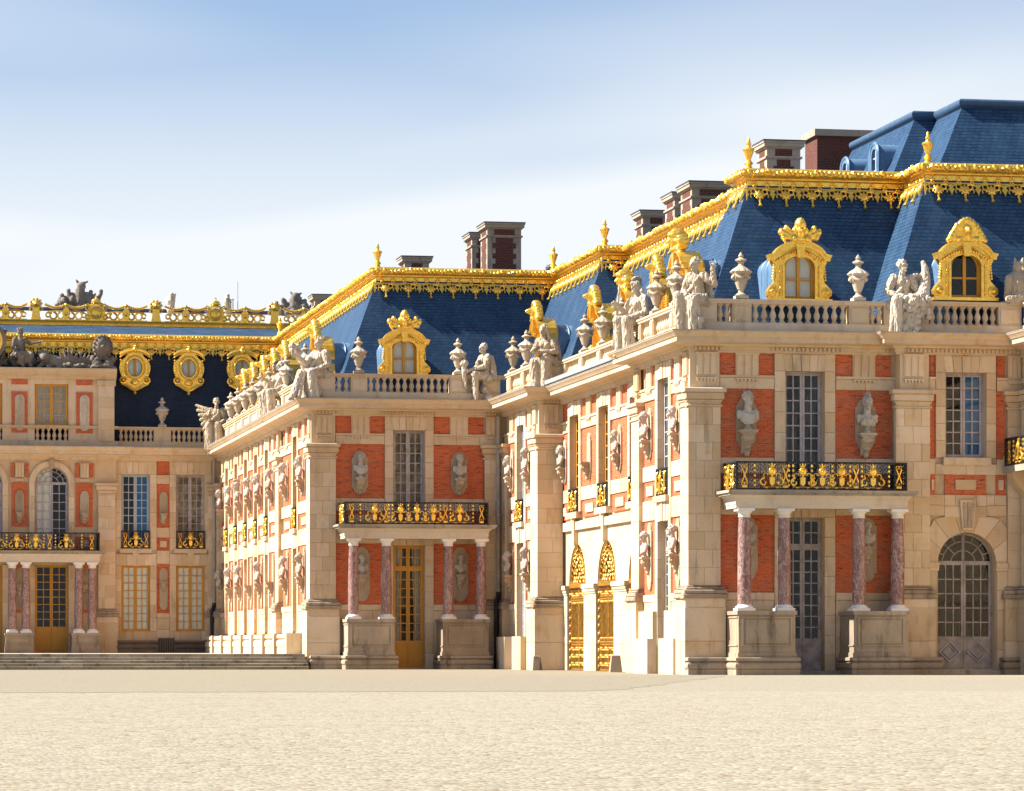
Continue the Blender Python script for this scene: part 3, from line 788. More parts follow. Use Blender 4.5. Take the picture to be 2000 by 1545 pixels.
def dormer_front():
    b = MB(); s = MB()
    for q in (-1, 1):
        arcp = [(0.50 * sin(a), 1.06 + 0.30 * cos(a)) for a in [radians(90 - 15 * i) for i in range(7)]]     # from the jamb to the crown
        poly = [(0.50, 0.0), (0.50, 1.06)] + arcp[1:] + [(0, 1.72), (0.30, 1.68), (0.60, 1.54), (0.84, 1.32), (0.92, 1.22), (0.88, 1.12), (0.82, 1.02), (0.79, 0.72), (0.83, 0.52), (0.97, 0.38), (1.06, 0.22), (1.03, 0.10), (0.94, 0.05), (1.0, 0.0)]
        poly = [(q * x, z) for x, z in poly]
        b.prism(poly if q > 0 else poly[::-1], -0.02, 0.30)
        b.ball((q * 0.90, -0.03, 0.20), (0.15, 0.09, 0.15)); b.arc(q * 0.90, 0.20, 0.14, 0, 360, 0.035, -0.05, 12, 5)
        b.arc(q * 0.90, 0.20, 0.07, 0, 300, 0.022, -0.11, 8, 4)
        b.box(min(q * 0.50, q * 0.57), max(q * 0.50, q * 0.57), -0.07, 0, 0, 1.06)
        for i in range(12): b.ball((q * 0.64, -0.03, 0.10 + 0.085 * i), (0.04, 0.035, 0.035), 6, 4)
        for i in range(7): b.ball((q * (0.86 - 0.008 * i), 0.02, 0.62 + 0.09 * i), (0.055, 0.06, 0.05), 6, 4)
        for i in range(8):
            f = (i + 0.5) / 8; b.ball((q * (0.12 + 0.66 * f), -0.05, 1.47 - 0.28 * f ** 1.7), (0.055, 0.06, 0.05), 6, 4)
    # arched hood mould with straight ears
    P = [(-1.02, 1.30), (-0.84, 1.34)] + [(0.84 * sin(radians(-70 + 140 * i / 14)) / sin(radians(70)), 1.34 + 0.42 * (cos(radians(-70 + 140 * i / 14)) - cos(radians(70))) / (1 - cos(radians(70)))) for i in range(1, 14)] + [(0.84, 1.34), (1.02, 1.30)]
    lo = [(x * 0.97, z - 0.10) for x, z in P]; hi = [(x, z + 0.04) for x, z in P]
    b.prism(hi + lo[::-1], -0.11, 0.25)
    b.prism([(x * 1.03, z + 0.06) for x, z in hi] + [(x, z - 0.02) for x, z in hi][::-1], -0.16, 0.25)
    b.arc(0, 1.06, 0.56, 20, 160, 0.04, -0.05, 12, 5)
    b.prism([(-0.10, 1.30), (0.10, 1.30), (0.15, 1.74), (-0.15, 1.74)], -0.19, 0)
    b.box(-1.08, 1.08, -0.06, 0.30, -0.10, 0.0)
    return b.mesh('dormer', 'gilding')
def dormer_hood(ln=2.6):
    b = MB(); n = 14
    prof = [(-0.80, -0.05), (-0.80, 1.0)] + [(-0.80 * cos(pi * i / n), 1.0 + 0.58 * sin(pi * i / n)) for i in range(1, n)] + [(0.80, 1.0), (0.80, -0.05)]
    vs = [(x, 0.25, z) for x, z in prof] + [(x * 1.02, ln, z * 1.0) for x, z in prof]; m = len(prof)
    b._add(vs, [(i, i + 1, i + 1 + m, i + m) for i in range(m - 1)])
    for y in (0.30, 1.0, 1.7)[:2 if ln < 2 else 3]: b.tube([(x * 1.01, y, z + 0.01) for x, z in prof], 0.03, 5)
    return b.mesh('hood', 'lead')
def dormer(parent, M, crest, behind='blind', ln=2.6, thick=1.0):
    """gilded dormer: M puts its origin at the middle of the sill, y into the roof"""
    d = add('dormer', cached('dormer', dormer_front), parent, M @ S(1, thick, 1))
    add('crest', cached(('crest', crest), lambda: blob('crest', crest_trophy() if crest == 0 else crest_shell(), 'gilding', 0.028, 0.012, (9, 9, 9), 1)), d, M @ T(0, -0.02, 1.76) @ S(1.0, 0.4 + thick, 1.18))
    add('hood', cached(('hood', ln), lambda: dormer_hood(ln)), d, M)
    def sash():
        b = MB(); b.box(-0.5, -0.42, 0, 0.08, 0, 1.06); b.box(0.42, 0.5, 0, 0.08, 0, 1.06); b.box(-0.05, 0.05, -0.02, 0.08, 0, 1.33)
        b.box(-0.42, 0.42, 0, 0.07, 0, 0.09); b.box(-0.42, 0.42, 0.005, 0.07, 0.60, 0.66)
        b.arc(0, 0.98, 0.46, 8, 172, 0.05, 0.04, 12, 5)
        return b.mesh('sash', 'ochre_paint', smooth=False)
    add('sash', cached('sash', sash), d, M @ T(0, 0.16, 0))
    for q in (-1, 1):
        add('pane', pane_mesh(0.38, 0.52), d, M @ T(q * 0.235, 0.20, 0.085)); add('pane', pane_mesh(0.38, 0.62), d, M @ T(q * 0.235, 0.20, 0.655))
    if behind == 'blind': add('blind', wavy(0.92, 1.34, 1.5, 0.008, 'blind'), d, M @ T(0, 0.27, 0))
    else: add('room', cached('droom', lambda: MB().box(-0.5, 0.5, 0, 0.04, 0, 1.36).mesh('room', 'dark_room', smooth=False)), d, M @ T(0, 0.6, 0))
    return d
def oval_dormer(parent, M):
    """oeil-de-boeuf: oval light in a gilded scrolled frame with a pendant foot; origin at the middle of the oval"""
    def mk():
        b = MB(); n = 40; outer = []; inner = []
        for i in range(n):
            a = 2 * pi * i / n; c, s_ = cos(a), sin(a)
            inner.append((0.36 * c, 0.46 * s_))
            R = 0.66 + 0.10 * abs(cos(2 * a))
            x = c * R * 1.02; z = s_ * R * 1.10
            if s_ < -0.3: x *= 1.0 + 0.22 * (-s_ - 0.3); z *= 1.12
            outer.append((x, z))
        b.ring(outer, inner, -0.05, 0.30)
        b.tube([(0.40 * cos(2 * pi * i / 32), -0.08, 0.50 * sin(2 * pi * i / 32)) for i in range(33)], 0.055, 6)
        b.tube([(0.52 * cos(2 * pi * i / 32), -0.05, 0.62 * sin(2 * pi * i / 32)) for i in range(33)], 0.035, 5)
        P = [(0.86 * sin(radians(-62 + 124 * i / 12)), -0.10, 0.40 + 0.52 * cos(radians(-62 + 124 * i / 12))) for i in range(13)]
        b.tube(P, 0.085, 6); b.tube([(x, y - 0.02, z - 0.13) for x, y, z in P], 0.04, 5)
        b.ball((0, -0.12, 0.90), (0.13, 0.10, 0.14)); b.ball((0, -0.14, 1.06), 0.07)
        for q in (-1, 1):
            for i in range(6): b.ball((q * (0.70 - 0.01 * i), -0.05, 0.38 - 0.13 * i), (0.06, 0.06, 0.05), 6, 5)
            b.arc(q * 0.58, -0.62, 0.15, 0, 360, 0.06, -0.06, 12, 5); b.ball((q * 0.58, -0.08, -0.62), 0.08)
            b.tube([(q * 0.66, -0.03, -0.78), (q * 0.40, -0.06, -0.90), (q * 0.15, -0.08, -1.05), (0, -0.06, -1.12)], [0.07, 0.08, 0.09, 0.07], 6)
        b.ball((0, -0.08, -0.72), (0.22, 0.08, 0.16)); b.lathe([(0.02, -1.36), (0.09, -1.28), (0.06, -1.16), (0.12, -1.08)], 8)
        b.prism([(-0.62, -0.55), (-0.40, -0.95), (0, -1.15), (0.40, -0.95), (0.62, -0.55), (0.3, -0.42), (-0.3, -0.42)][::-1], 0.0, 0.25)
        return b.mesh('oval_dormer', 'gilding')
    d = add('oval_dormer', cached('oval', mk), parent, M)
    def ov():
        b = MB(); b.prism([(0.37 * cos(2 * pi * i / 24), 0.47 * sin(2 * pi * i / 24)) for i in range(24)], 0, 0.012); return b.mesh('pane', 'window_glass', smooth=False)
    def bl():
        b = MB(); b.prism([(0.38 * cos(2 * pi * i / 24), 0.48 * sin(2 * pi * i / 24)) for i in range(24)], 0, 0.02); return b.mesh('blind', 'blind', smooth=False)
    add('pane', cached('ovp', ov), d, M @ T(0, 0.10, 0)); add('blind', cached('ovb', bl), d, M @ T(0, 0.13, 0))
    add('glazing_bar', cached('ovg', lambda: MB().box(-0.045, 0.045, 0, 0.05, -0.46, 0.46).mesh('glazing_bar', 'ochre_paint')), d, M @ T(0, 0.05, 0))
    return d

# ------------------------------------------------------------------ balcony ironwork
def make_medallion():
    b = MB()
    b.ball((0, -0.03, 0.585), (0.118, 0.045, 0.118), 14, 8)
    b.ball((0, -0.07, 0.575), (0.03, 0.03, 0.04), 6, 5)
    for k in range(14):
        a = 2 * pi * k / 14; b.cap((0.115 * cos(a), -0.02, 0.585 + 0.115 * sin(a)), (0.155 * cos(a), -0.02, 0.585 + 0.155 * sin(a)), 0.018, 0.006, 5)
    b.prism([(-0.085, 0.40), (0.085, 0.40), (0.075, 0.20), (0.0, 0.13), (-0.075, 0.20)][::-1], -0.05, 0.0)
    b.tube([(0, -0.01, 0.40), (0, -0.01, 0.47)], 0.035, 6)
    b.tube([(-0.30, 0, 0.10), (0.30, 0, 0.10)], 0.016, 5)
    for q in (-1, 1):
        b.arc(q * 0.265, 0.25, 0.125, 100 if q > 0 else 80, (100 if q > 0 else 80) - q * 300, 0.028, 0, 14, 5, 0.06)
        b.arc(q * 0.20, 0.46, 0.07, 180 if q > 0 else 0, (180 - 220) if q > 0 else 220, 0.018, 0, 8, 5)
        b.ball((q * 0.17, -0.02, 0.08), (0.055, 0.035, 0.032), 7, 5); b.ball((q * 0.265, -0.02, 0.40), 0.04, 6, 4)
        b.tube([(q * 0.03, 0, 0.72), (q * 0.10, 0, 0.82)], [0.028, 0.014], 5)
    b.tube([(0, 0, 0.72), (0, 0, 0.84)], [0.03, 0.016], 5)
    return b.mesh('medallion', 'gilding')
def make_cross():
    b = MB()
    for q in (-1, 1):
        b.tube([(-0.085 * q, 0, 0.26), (0.0, 0, 0.46), (0.085 * q, 0, 0.68)], 0.020, 5); b.arc(q * 0.05, 0.20, 0.045, 0, 320, 0.015, 0, 8, 4)
        b.arc(q * 0.05, 0.74, 0.045, 0, 320, 0.015, 0, 8, 4)
    b.ball((0, 0, 0.46), 0.045, 7, 5); b.box(-0.08, 0.08, -0.02, 0.02, 0.08, 0.14)
    return b.mesh('gilt_cross', 'gilding')
def make_studs():
    b = MB()
    for z in (0.16, 0.30, 0.46, 0.62, 0.76): b.ball((0, 0, z), (0.04, 0.035, 0.05), 7, 5)
    return b.mesh('gilt_studs', 'gilding')
def ironwork(w, h=0.90):
    """dark rails, uprights and curled bars of one railing panel, width w"""
    def mk():
        b = MB(); b.box(-w / 2, w / 2, -0.035, 0.035, h - 0.05, h); b.box(-w / 2, w / 2, -0.025, 0.025, 0.03, 0.07)
        n = max(2, round(w / 0.19))
        for i in range(n + 1):
            x = -w / 2 + w * i / n; b.box(x - 0.012, x + 0.012, -0.012, 0.012, 0.07, h - 0.05)
        for i in range(n):
            x = -w / 2 + w * (i + 0.5) / n
            for z in (0.16, 0.33, 0.50, 0.67, 0.80): b.arc(x, z, 0.05, 40 * i, 40 * i + 300, 0.013, 0, 8, 4)
        for q in (-1, 1): b.box(q * (w / 2) - 0.02, q * (w / 2) + 0.02, -0.03, 0.03, 0, h)
        return b.mesh('railing', 'wrought_iron', smooth=False)
    return cached(('iron', round(w, 2), round(h, 2)), mk)
def railing(parent, M, x0, x1, kind='balcony'):
    w = x1 - x0; r = add('railing', ironwork(w), parent, M @ T((x0 + x1) / 2, 0, 0))
    med = cached('med', make_medallion); cr = cached('crs', make_cross); st = cached('std', make_studs)
    def put(name, me, f): add(name, me, r, M @ T(x0 + w * f, -0.045, 0))
    if kind == 'balcony':
        for f in (0.205, 0.385, 0.50, 0.615, 0.80): put('medallion', med, f)
        for f in (0.045, 0.285, 0.70, 0.955): put('gilt_cross', cr, f)
        for f in (0.105, 0.305, 0.33, 0.665, 0.735, 0.895): put('gilt_studs', st, f)
        for f in (0.44, 0.56): put('gilt_studs', st, f)
    elif kind == 'end':
        put('gilt_cross', cr, 0.18); put('medallion', med, 0.5); put('gilt_cross', cr, 0.82); put('gilt_studs', st, 0.33); put('gilt_studs', st, 0.67)
    elif kind == 'window':
        put('medallion', med, 0.5); put('gilt_cross', cr, 0.13); put('gilt_cross', cr, 0.87)
    return r

# ------------------------------------------------------------------ carve the figures first (meshes only; they are placed further down)
CARVED = {}
LOW = -0.66
def carve(key, b, mat='statue_stone', voxel=0.0118, fold=0.021, freq=(17, 17, 4.0), smooth=1, seed=0.0, calm=0.74): CARVED[key] = blob(key, b, mat, voxel, fold, freq, smooth, seed, calm)
def ex_rock(seed): return lambda b: rock(b, -0.28, 0.28, -0.35, -0.1, LOW - 0.05, -0.30, 16, seed, 0.13)
carve('pointing', seated('curl', -0.5, armL=((0.42, 0.02, 0.40), (0.46, -0.10, 0.74)), armR=((-0.30, -0.12, 0.28), (-0.12, -0.36, 0.20)), kneeL=(0.17, -0.46, 0.06), kneeR=(-0.20, -0.50, 0.14), low=LOW, point=1, extra=ex_rock(1), tilt=0.25, lean=(0, -0.05)), seed=0)
def cornu(b):
    P = [(0.05, -0.42, 0.12), (0.25, -0.38, 0.10), (0.42, -0.26, 0.25), (0.50, -0.16, 0.55), (0.50, -0.10, 0.85), (0.46, -0.05, 1.0)]
    b.tube(P, [0.12, 0.13, 0.12, 0.10, 0.075, 0.04], 10)
    g = random.Random(2)
    for i in range(34): q = i / 33; b.ball((0.06 + g.uniform(-.14, .16), -0.50 + g.uniform(-.06, .06), 0.12 - 0.75 * q), g.uniform(.05, .085), 7, 5)
    for i in range(20): q = i / 25; b.ball((0.36 + g.uniform(-.12, .12), -0.40 + g.uniform(-.06, .06), 0.15 - 0.55 * q), g.uniform(.05, .08), 7, 5)
    for i in range(6): b.cap((0.22 + 0.03 * i, 0.05, 0.10), (0.26 + 0.035 * i, 0.02, 0.66 + 0.05 * (i % 2)), 0.04, 0.02, 6)
    rock(b, -0.25, 0.3, -0.4, -0.2, LOW - 0.04, -0.45, 14, 7, 0.12)
carve('cornucopia', seated('bun', 0.45, armL=((0.34, -0.10, 0.30), (0.28, -0.36, 0.16)), armR=((-0.34, -0.06, 0.30), (-0.10, -0.38, 0.18)), kneeL=(0.13, -0.45, 0.02), kneeR=(-0.24, -0.46, 0.10), low=LOW, extra=cornu), seed=4)
def owl(b):
    b.lathe([(0.28, 0), (0.34, 0.1), (0.26, 0.3), (0.30, 0.55), (0.24, 0.8), (0.1, 0.9)], 12); b.ball((0, -0.05, 0.95), (0.19, 0.19, 0.20))
    for q in (-1, 1): b.cap((q * 0.1, -0.03, 1.08), (q * 0.13, -0.03, 1.22), 0.06, 0.025); b.cap((q * 0.26, 0, 0.65), (q * 0.34, 0.02, 0.15), 0.13, 0.08)
    b.cap((0, -0.2, 0.95), (0, -0.28, 0.88), 0.06, 0.03); b.cap((0.2, -0.1, 0.45), (0.5, -0.15, 0.95), 0.08, 0.05); b.cap((0.45, -0.1, 0.5), (0.62, -0.1, 0.85), 0.06, 0.03)
    for x in (-0.42, -0.2, 0.1): b.cap((x, -0.2, 0.05), (x + 0.35, -0.22, 0.12), 0.09, 0.07)
    b.box(-0.4, 0.4, -0.25, 0.25, -0.1, 0.02)
carve('owl', (lambda b: (owl(b), b)[-1])(MB()), seed=8)
def basket(b): b.cap((-0.36, -0.52, 0.62), (-0.42, -0.58, 0.70), 0.13, 0.10); rock(b, -0.28, 0.28, -0.35, -0.1, LOW - 0.05, -0.30, 14, 3, 0.13); [b.ball((-0.4 + 0.1 * cos(i), -0.56 + 0.1 * sin(i), 0.76 + 0.03 * (i % 3)), 0.07, 6, 5) for i in range(7)]
carve('crowned', seated('crown', -0.35, armR=((-0.34, -0.22, 0.36), (-0.38, -0.50, 0.56)), armL=((0.32, -0.02, 0.30), (0.22, -0.34, 0.16)), kneeL=(0.14, -0.46, 0.08), kneeR=(-0.16, -0.55, 0.06), footR=(-0.16, -0.85, LOW + 0.05), low=LOW, extra=basket, lean=(0, 0.05)), seed=12)
def club(b): b.cap((-0.05, -0.62, -0.25), (-0.05, -0.66, 0.30), 0.05, 0.07); b.ball((-0.05, -0.66, 0.42), 0.11); rock(b, -0.28, 0.28, -0.35, 0.0, LOW - 0.05, -0.20, 20, 5, 0.14)
carve('club', seated('curl', 0.1, armL=((0.28, -0.16, 0.34), (0.05, -0.56, 0.22)), armR=((-0.30, -0.14, 0.32), (-0.10, -0.58, 0.14)), kneeL=(0.15, -0.42, 0.10), kneeR=(-0.17, -0.50, 0.06), bare=True, low=LOW, extra=club), seed=15)

carve('bent', seated('long', -0.3, armL=((0.28, -0.12, 0.32), (0.02, -0.44, 0.30)), armR=((-0.30, -0.20, 0.34), (-0.16, -0.52, 0.36)), kneeL=(0.14, -0.46, 0.14), kneeR=(-0.18, -0.46, 0.04), low=LOW, lean=(-0.05, -0.10), tilt=0.3, extra=ex_rock(6)), seed=19)
def spear(b): b.tube([(-0.42, -0.40, -0.45), (-0.34, -0.28, 0.95)], 0.025, 6); rock(b, -0.28, 0.28, -0.35, -0.1, LOW - 0.05, -0.30, 14, 9, 0.13)
carve('spear', seated('helmet', -0.15, armR=((-0.36, -0.12, 0.34), (-0.36, -0.34, 0.46)), armL=((0.30, -0.05, 0.30), (0.18, -0.36, 0.18)), low=LOW, extra=spear), seed=23)

carve('pair_man', seated('curl', -0.2, armR=((-0.34, -0.18, 0.38), (-0.30, -0.44, 0.50)), low=LOW, extra=ex_rock(10)), seed=27)
def disc(b): b.ball((0.1, -0.45, 0.42), (0.2, 0.08, 0.2)); rock(b, -0.28, 0.28, -0.35, -0.1, LOW - 0.05, -0.30, 14, 12, 0.13)
carve('pair_woman', seated('helmet', 0.2, low=LOW, extra=disc), seed=31)
def wings(b):
    for q in (-1, 1):
        for i in range(7): b.cap((q * 0.12, 0.12, 0.55), (q * (0.75 - 0.05 * i), 0.22, 0.80 - 0.16 * i), 0.08, 0.045)
    rock(b, -0.28, 0.28, -0.35, -0.1, LOW - 0.05, -0.30, 14, 14, 0.13)
carve('winged', seated('curl', 0.3, armR=((-0.32, -0.14, 0.36), (-0.30, -0.44, 0.40)), low=LOW, extra=wings), seed=35)
def clock_group(b):        # seated figure, a lion, leaves and trophies beside the clock
    g = random.Random(11)
    f = seated('crown', 0.5, armL=((0.36, -0.10, 0.46), (0.66, -0.22, 0.52)), armR=((-0.30, -0.10, 0.30), (-0.20, -0.34, 0.10)), kneeL=(0.26, -0.46, 0.04), kneeR=(-0.10, -0.46, -0.05), low=-0.35)
    b.moved(f, T(0.35, -0.1, 0.66) @ RZ(0.35) @ S(1.36))
    for i in range(46):      # rocky heap behind and between
        x = g.uniform(-1.3, 4.7); b.ball((x, g.uniform(0.05, 0.3), g.uniform(0.02, 0.62 - 0.06 * abs(x))), (g.uniform(.12, .24), .2, g.uniform(.12, .22)), 7, 5)
    b.ball((2.0, -0.15, 0.38), (0.55, 0.3, 0.34)); b.ball((1.55, -0.35, 0.62), (0.26, 0.26, 0.28)); b.ball((1.50, -0.58, 0.56), (0.13, 0.14, 0.12))     # lion: body, head, muzzle
    for i in range(16): a = i * 2.4; b.cap((1.57, -0.28, 0.62), (1.57 + 0.36 * cos(a), -0.30, 0.62 + 0.36 * sin(a)), 0.10, 0.05, 7)
    for q in (0.25, -0.2): b.cap((1.7 + q, -0.3, 0.3), (1.45 + q, -0.62, 0.08), 0.12, 0.09)
    for x0, n, h in ((2.75, 7, 0.95), (3.35, 7, 0.75), (3.9, 6, 0.62), (-0.75, 6, 1.0)):   # fans of leaves
        for i in range(n):
            a = radians(25 + 130 * i / (n - 1)); b.cap((x0, -0.2, 0.12), (x0 + 0.62 * cos(a), -0.28 - 0.05 * (i % 2), 0.12 + h * sin(a)), 0.10, 0.045, 7)
    for i in range(7): b.cap((-0.9, 0.1, 0.6), (-1.35 + 0.17 * i, 0.15, 2.0 + 0.12 * sin(i * 2)), 0.10, 0.09)
    for i in range(10): b.ball((2.3 + 0.24 * i, -0.42, 0.14 + 0.05 * (i % 3)), (0.16, 0.12, 0.12), 8, 6)
def shield_group(b):
    M_ = Matrix.Rotation(0.12, 3, 'Y')
    b.ball((0, 0, 1.15), (0.50, 0.16, 0.62), 16, 10, M_); b.ball((0, -0.12, 1.15), (0.36, 0.12, 0.46), 14, 9, M_); b.ball((0, -0.22, 1.15), 0.10)
    for k in range(18): a = 2 * pi * k / 18; b.ball((0.46 * cos(a), -0.1, 1.15 + 0.58 * sin(a)), 0.06, 6, 5)
    for q in (-1, 1): b.ball((q * 0.3, -0.1, 0.30), (0.25, 0.2, 0.32)); b.ball((q * 0.5, -0.05, 0.55), (0.14, 0.14, 0.18)); b.cap((q * 0.1, -0.2, 0.2), (q * 0.55, -0.2, 0.1), 0.12, 0.1)
    b.ball((0, 0, 0.15), (0.5, 0.3, 0.2))
def trophy(b, w=1.45, h=1.75, seed=5, peak=True):
    g = random.Random(seed)
    for i in range(30): x = g.uniform(-w * .75, w * .75); b.ball((x, g.uniform(-.2, .2), g.uniform(0, h * (0.62 - 0.25 * abs(x) / w))), (g.uniform(.12, .3), .2, g.uniform(.15, .32)), 7, 5)
    for q in (-1, 1):
        for k in range(6): b.cap((q * 0.3, 0, 0.2), (q * (w - 0.12 * k), 0.0, 0.22 + 0.15 * k * (1 + 0.2 * (q > 0))), 0.13, 0.06)
    if peak:
        b.cap((0.05, 0, 0.4), (0.05, 0, h * 0.72), 0.36, 0.26); b.ball((0.12, -0.05, h * 0.86), (0.24, 0.22, 0.24)); b.cap((0.0, 0, h * 0.92), (0.42, 0, h), 0.10, 0.06); b.cap((0, 0, h * .9), (-0.14, 0, h * 1.05), 0.1, 0.05)
        for x, z in ((-0.9, 0.95), (-0.55, 1.2), (0.62, 1.15), (1.15, 1.2)): b.cap((x * 0.7, 0, 0.4), (x, 0, z * h / 1.8), 0.15, 0.10); b.ball((x, 0, z * h / 1.8 + 0.1), 0.12)
def small_statue(b): b.lathe([(0.2, 0), (0.26, 0.15), (0.2, 0.5), (0.24, 0.75), (0.12, 0.95)], 8); b.ball((0.05, 0, 1.05), 0.13); b.cap((0.1, 0, .4), (0.25, 0, 1.1), .1, .06); b.cap((-.1, 0, .5), (-.2, 0, .9), .1, .06)
def group(fn): b = MB(); fn(b); return b
for k_, f_, v_ in (('clock_group', clock_group, 0.028), ('shield', shield_group, 0.028), ('trophy', trophy, 0.036), ('trophy_small', lambda b: trophy(b, 1.0, 1.35, 8), 0.05)): carve(k_, group(f_), 'dark_sculpture_stone', v_, 0.03, (5, 5, 5), 1)
carve('small_statue', group(small_statue), 'statue_stone', 0.05, 0.02, (5, 5, 5), 1)
carve('keystone', (lambda q: (q.ball((0, -0.1, 0.1), (0.13, 0.12, 0.16)), q.ball((0, -0.2, 0.08), 0.05), q.cap((0, -0.06, -0.02), (0, -0.1, 0.28), 0.10, 0.15), q)[-1])(MB()), 'console_stone', 0.02, 0.008)
for v_ in range(4): cached(('bust', v_), lambda: make_bust(v_))
for v_ in (0, 1): cached(('crest', v_), lambda: blob('crest', crest_trophy() if v_ == 0 else crest_shell(), 'gilding', 0.028, 0.012, (9, 9, 9), 1))
bpy.data.scenes.remove(TMP)

# ------------------------------------------------------------------ facade grammar (heights in metres, the same all round the court)
Z_PED, Z_BR0, Z_BR1, Z_AP0, Z_AP1, Z_UP0, Z_ARC, Z_FR0, Z_FR1, Z_COR = 2.55, 2.60, 5.05, 5.72, 6.36, 6.86, 9.03, 9.46, 10.16, 10.80
def core(parent, M, x0, x1, z0, z1, holes, into=0.06, depth=0.55, mat='limestone'):
    b = MB(); xs = sorted({x0, x1} | {h[0] for h in holes} | {h[1] for h in holes})
    for a, c in zip(xs, xs[1:]):
        mid = (a + c) / 2; z = z0
        for h in sorted([h for h in holes if h[0] < mid < h[1]], key=lambda h: h[2]):
            if h[2] > z: b.box(a, c, into, into + depth, z, h[2])
            z = h[3]
        if z < z1: b.box(a, c, into, into + depth, z, z1)
    return add('wall', b.mesh('wall', mat, smooth=False), parent, M)
def arch_piece(parent, M, x0, x1, zs, zt, out, depth, mat='limestone', name='arch', n=18):
    b = MB(); r = (x1 - x0) / 2; cx = (x0 + x1) / 2
    lo = [(cx - r * cos(pi * i / n), zs + r * sin(pi * i / n)) for i in range(n + 1)]
    hi = [(x, zt) for x, z in lo]
    for i in range(n): b.prism([lo[i], lo[i + 1], hi[i + 1], hi[i]], -out, depth - out)
    return add(name, b.mesh(name, mat, smooth=True, angle=25), parent, M)
def triglyph(parent, M, xc, w, z0=Z_FR0, z1=Z_FR1, out=0.09):
    def mk():
        b = MB(); h = z1 - z0; n = 3
        b.box(-w / 2, w / 2, 0.03, 0.12, 0, h)
        for i in range(n):
            x = -w / 2 + w * (i + 0.5) / n; b.box(x - w / n * 0.36, x + w / n * 0.36, 0.0, 0.05, 0, h - 0.03, 0.015)
        b.box(-w / 2 - 0.02, w / 2 + 0.02, -0.02, 0.1, h - 0.05, h)
        b.box(-w / 2, w / 2, -0.02, 0.06, -0.13, -0.09)
        for i in range(6): x = -w / 2 + w * (i + 0.5) / 6; b.box(x - 0.03, x + 0.03, -0.02, 0.05, -0.20, -0.13)
        return b.mesh('triglyph', 'limestone', smooth=False)
    add('triglyph', cached(('tri', round(w, 2)), mk), parent, M @ T(xc, -out, z0))
def pilaster(parent, M, x0, x1, out=0.18, zb=0.0, corner=0, torus=True, cap=True, course=0.56, ped=0.14):
    """corner = -1: wraps the corner on its low-x side; corner = 1: on its high-x side"""
    def e(k): return (x0 - (k if corner >= 0 else 0) , x1 + (k if corner <= 0 else 0))
    c0 = x0 - (out if corner == -1 else 0); c1 = x1 + (out if corner == 1 else 0)
    def grow(k, o):
        return (x0 - (o if corner == -1 else k), x1 + (o if corner == 1 else 0 if corner == 2 else k))
    p = slab('pilaster', parent, M, 'limestone', c0 + 0.02, c1 - 0.02, out - 0.02, out + 0.04, Z_PED + 0.1, 8.5)
    blocks(p, M, 'limestone', c0, c1, out, out + 0.045 if corner == -1 else 0.1, 2.82, 8.44, course, length=0.7)
    for z0, z1, k in ((8.44, 8.52, 0.05), (8.60, 8.68, 0.045), (8.68, 8.90, 0.10), (8.90, 9.04, 0.16)):
        a, b_ = grow(k, out + k); slab('capital', p, M, 'cornice_stone', a, b_, out + k, out + k + 0.05, z0, z1, 0.03)
    a, b_ = grow(0.0, out); slab('capital', p, M, 'limestone', a, b_, out, out + 0.05, 8.52, 8.60)
    for z0, z1, k in ((2.40, 2.55, ped + 0.06), (2.55, 2.68, ped + 0.03), (2.68, 2.76, ped - 0.05), (2.76, 2.82, 0.04)):
        a, b_ = grow(k, out + k); slab('base', p, M, 'plinth_stone', a, b_, out + k, out + k + 0.05, z0, z1, 0.03)
    a, b_ = grow(ped, out + ped)
    blocks(p, M, 'limestone', a, b_, out + ped, out + ped + 0.05, zb, 2.12, 1.05, name='pedestal')
    slab('pedestal', p, M, 'limestone', a + 0.02, b_ - 0.02, out + ped - 0.02, out + ped + 0.02, 2.12, 2.40)
    return p
def torus_bench(parent, M, x0, x1, out, depth=0.6, h=0.55, z=0.0, name='base_moulding', mat='plinth_stone'):
    def mk():
        b = MB(); w = x1 - x0
        prof = [(0.0, 0.0), (0.10, 0.0), (0.10, 0.17)] + [(0.06 + 0.07 * cos(radians(a)), 0.285 + 0.11 * sin(radians(a))) for a in range(-80, 81, 20)] + [(0.03, 0.40), (0.03, 0.43), (0.11, 0.455)] + [(0.11, 0.53), (0.08, 0.56), (0.0, 0.56)]
        path = [(-w / 2, depth), (-w / 2, 0), (w / 2, 0), (w / 2, depth)]
        path = [(-w / 2, depth), (-w / 2, 0.0), (w / 2, 0.0), (w / 2, depth)]
        s_ = sweep(path, [(o, zz * h / 0.56) for o, zz in prof], [0, 1, 2]); s_.box(-w / 2, w / 2, 0, depth, 0.0, h * 0.99)
        return s_.mesh(name, mat, angle=50)
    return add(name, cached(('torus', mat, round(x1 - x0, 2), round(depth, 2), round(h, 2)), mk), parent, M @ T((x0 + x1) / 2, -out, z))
NBUST = {}
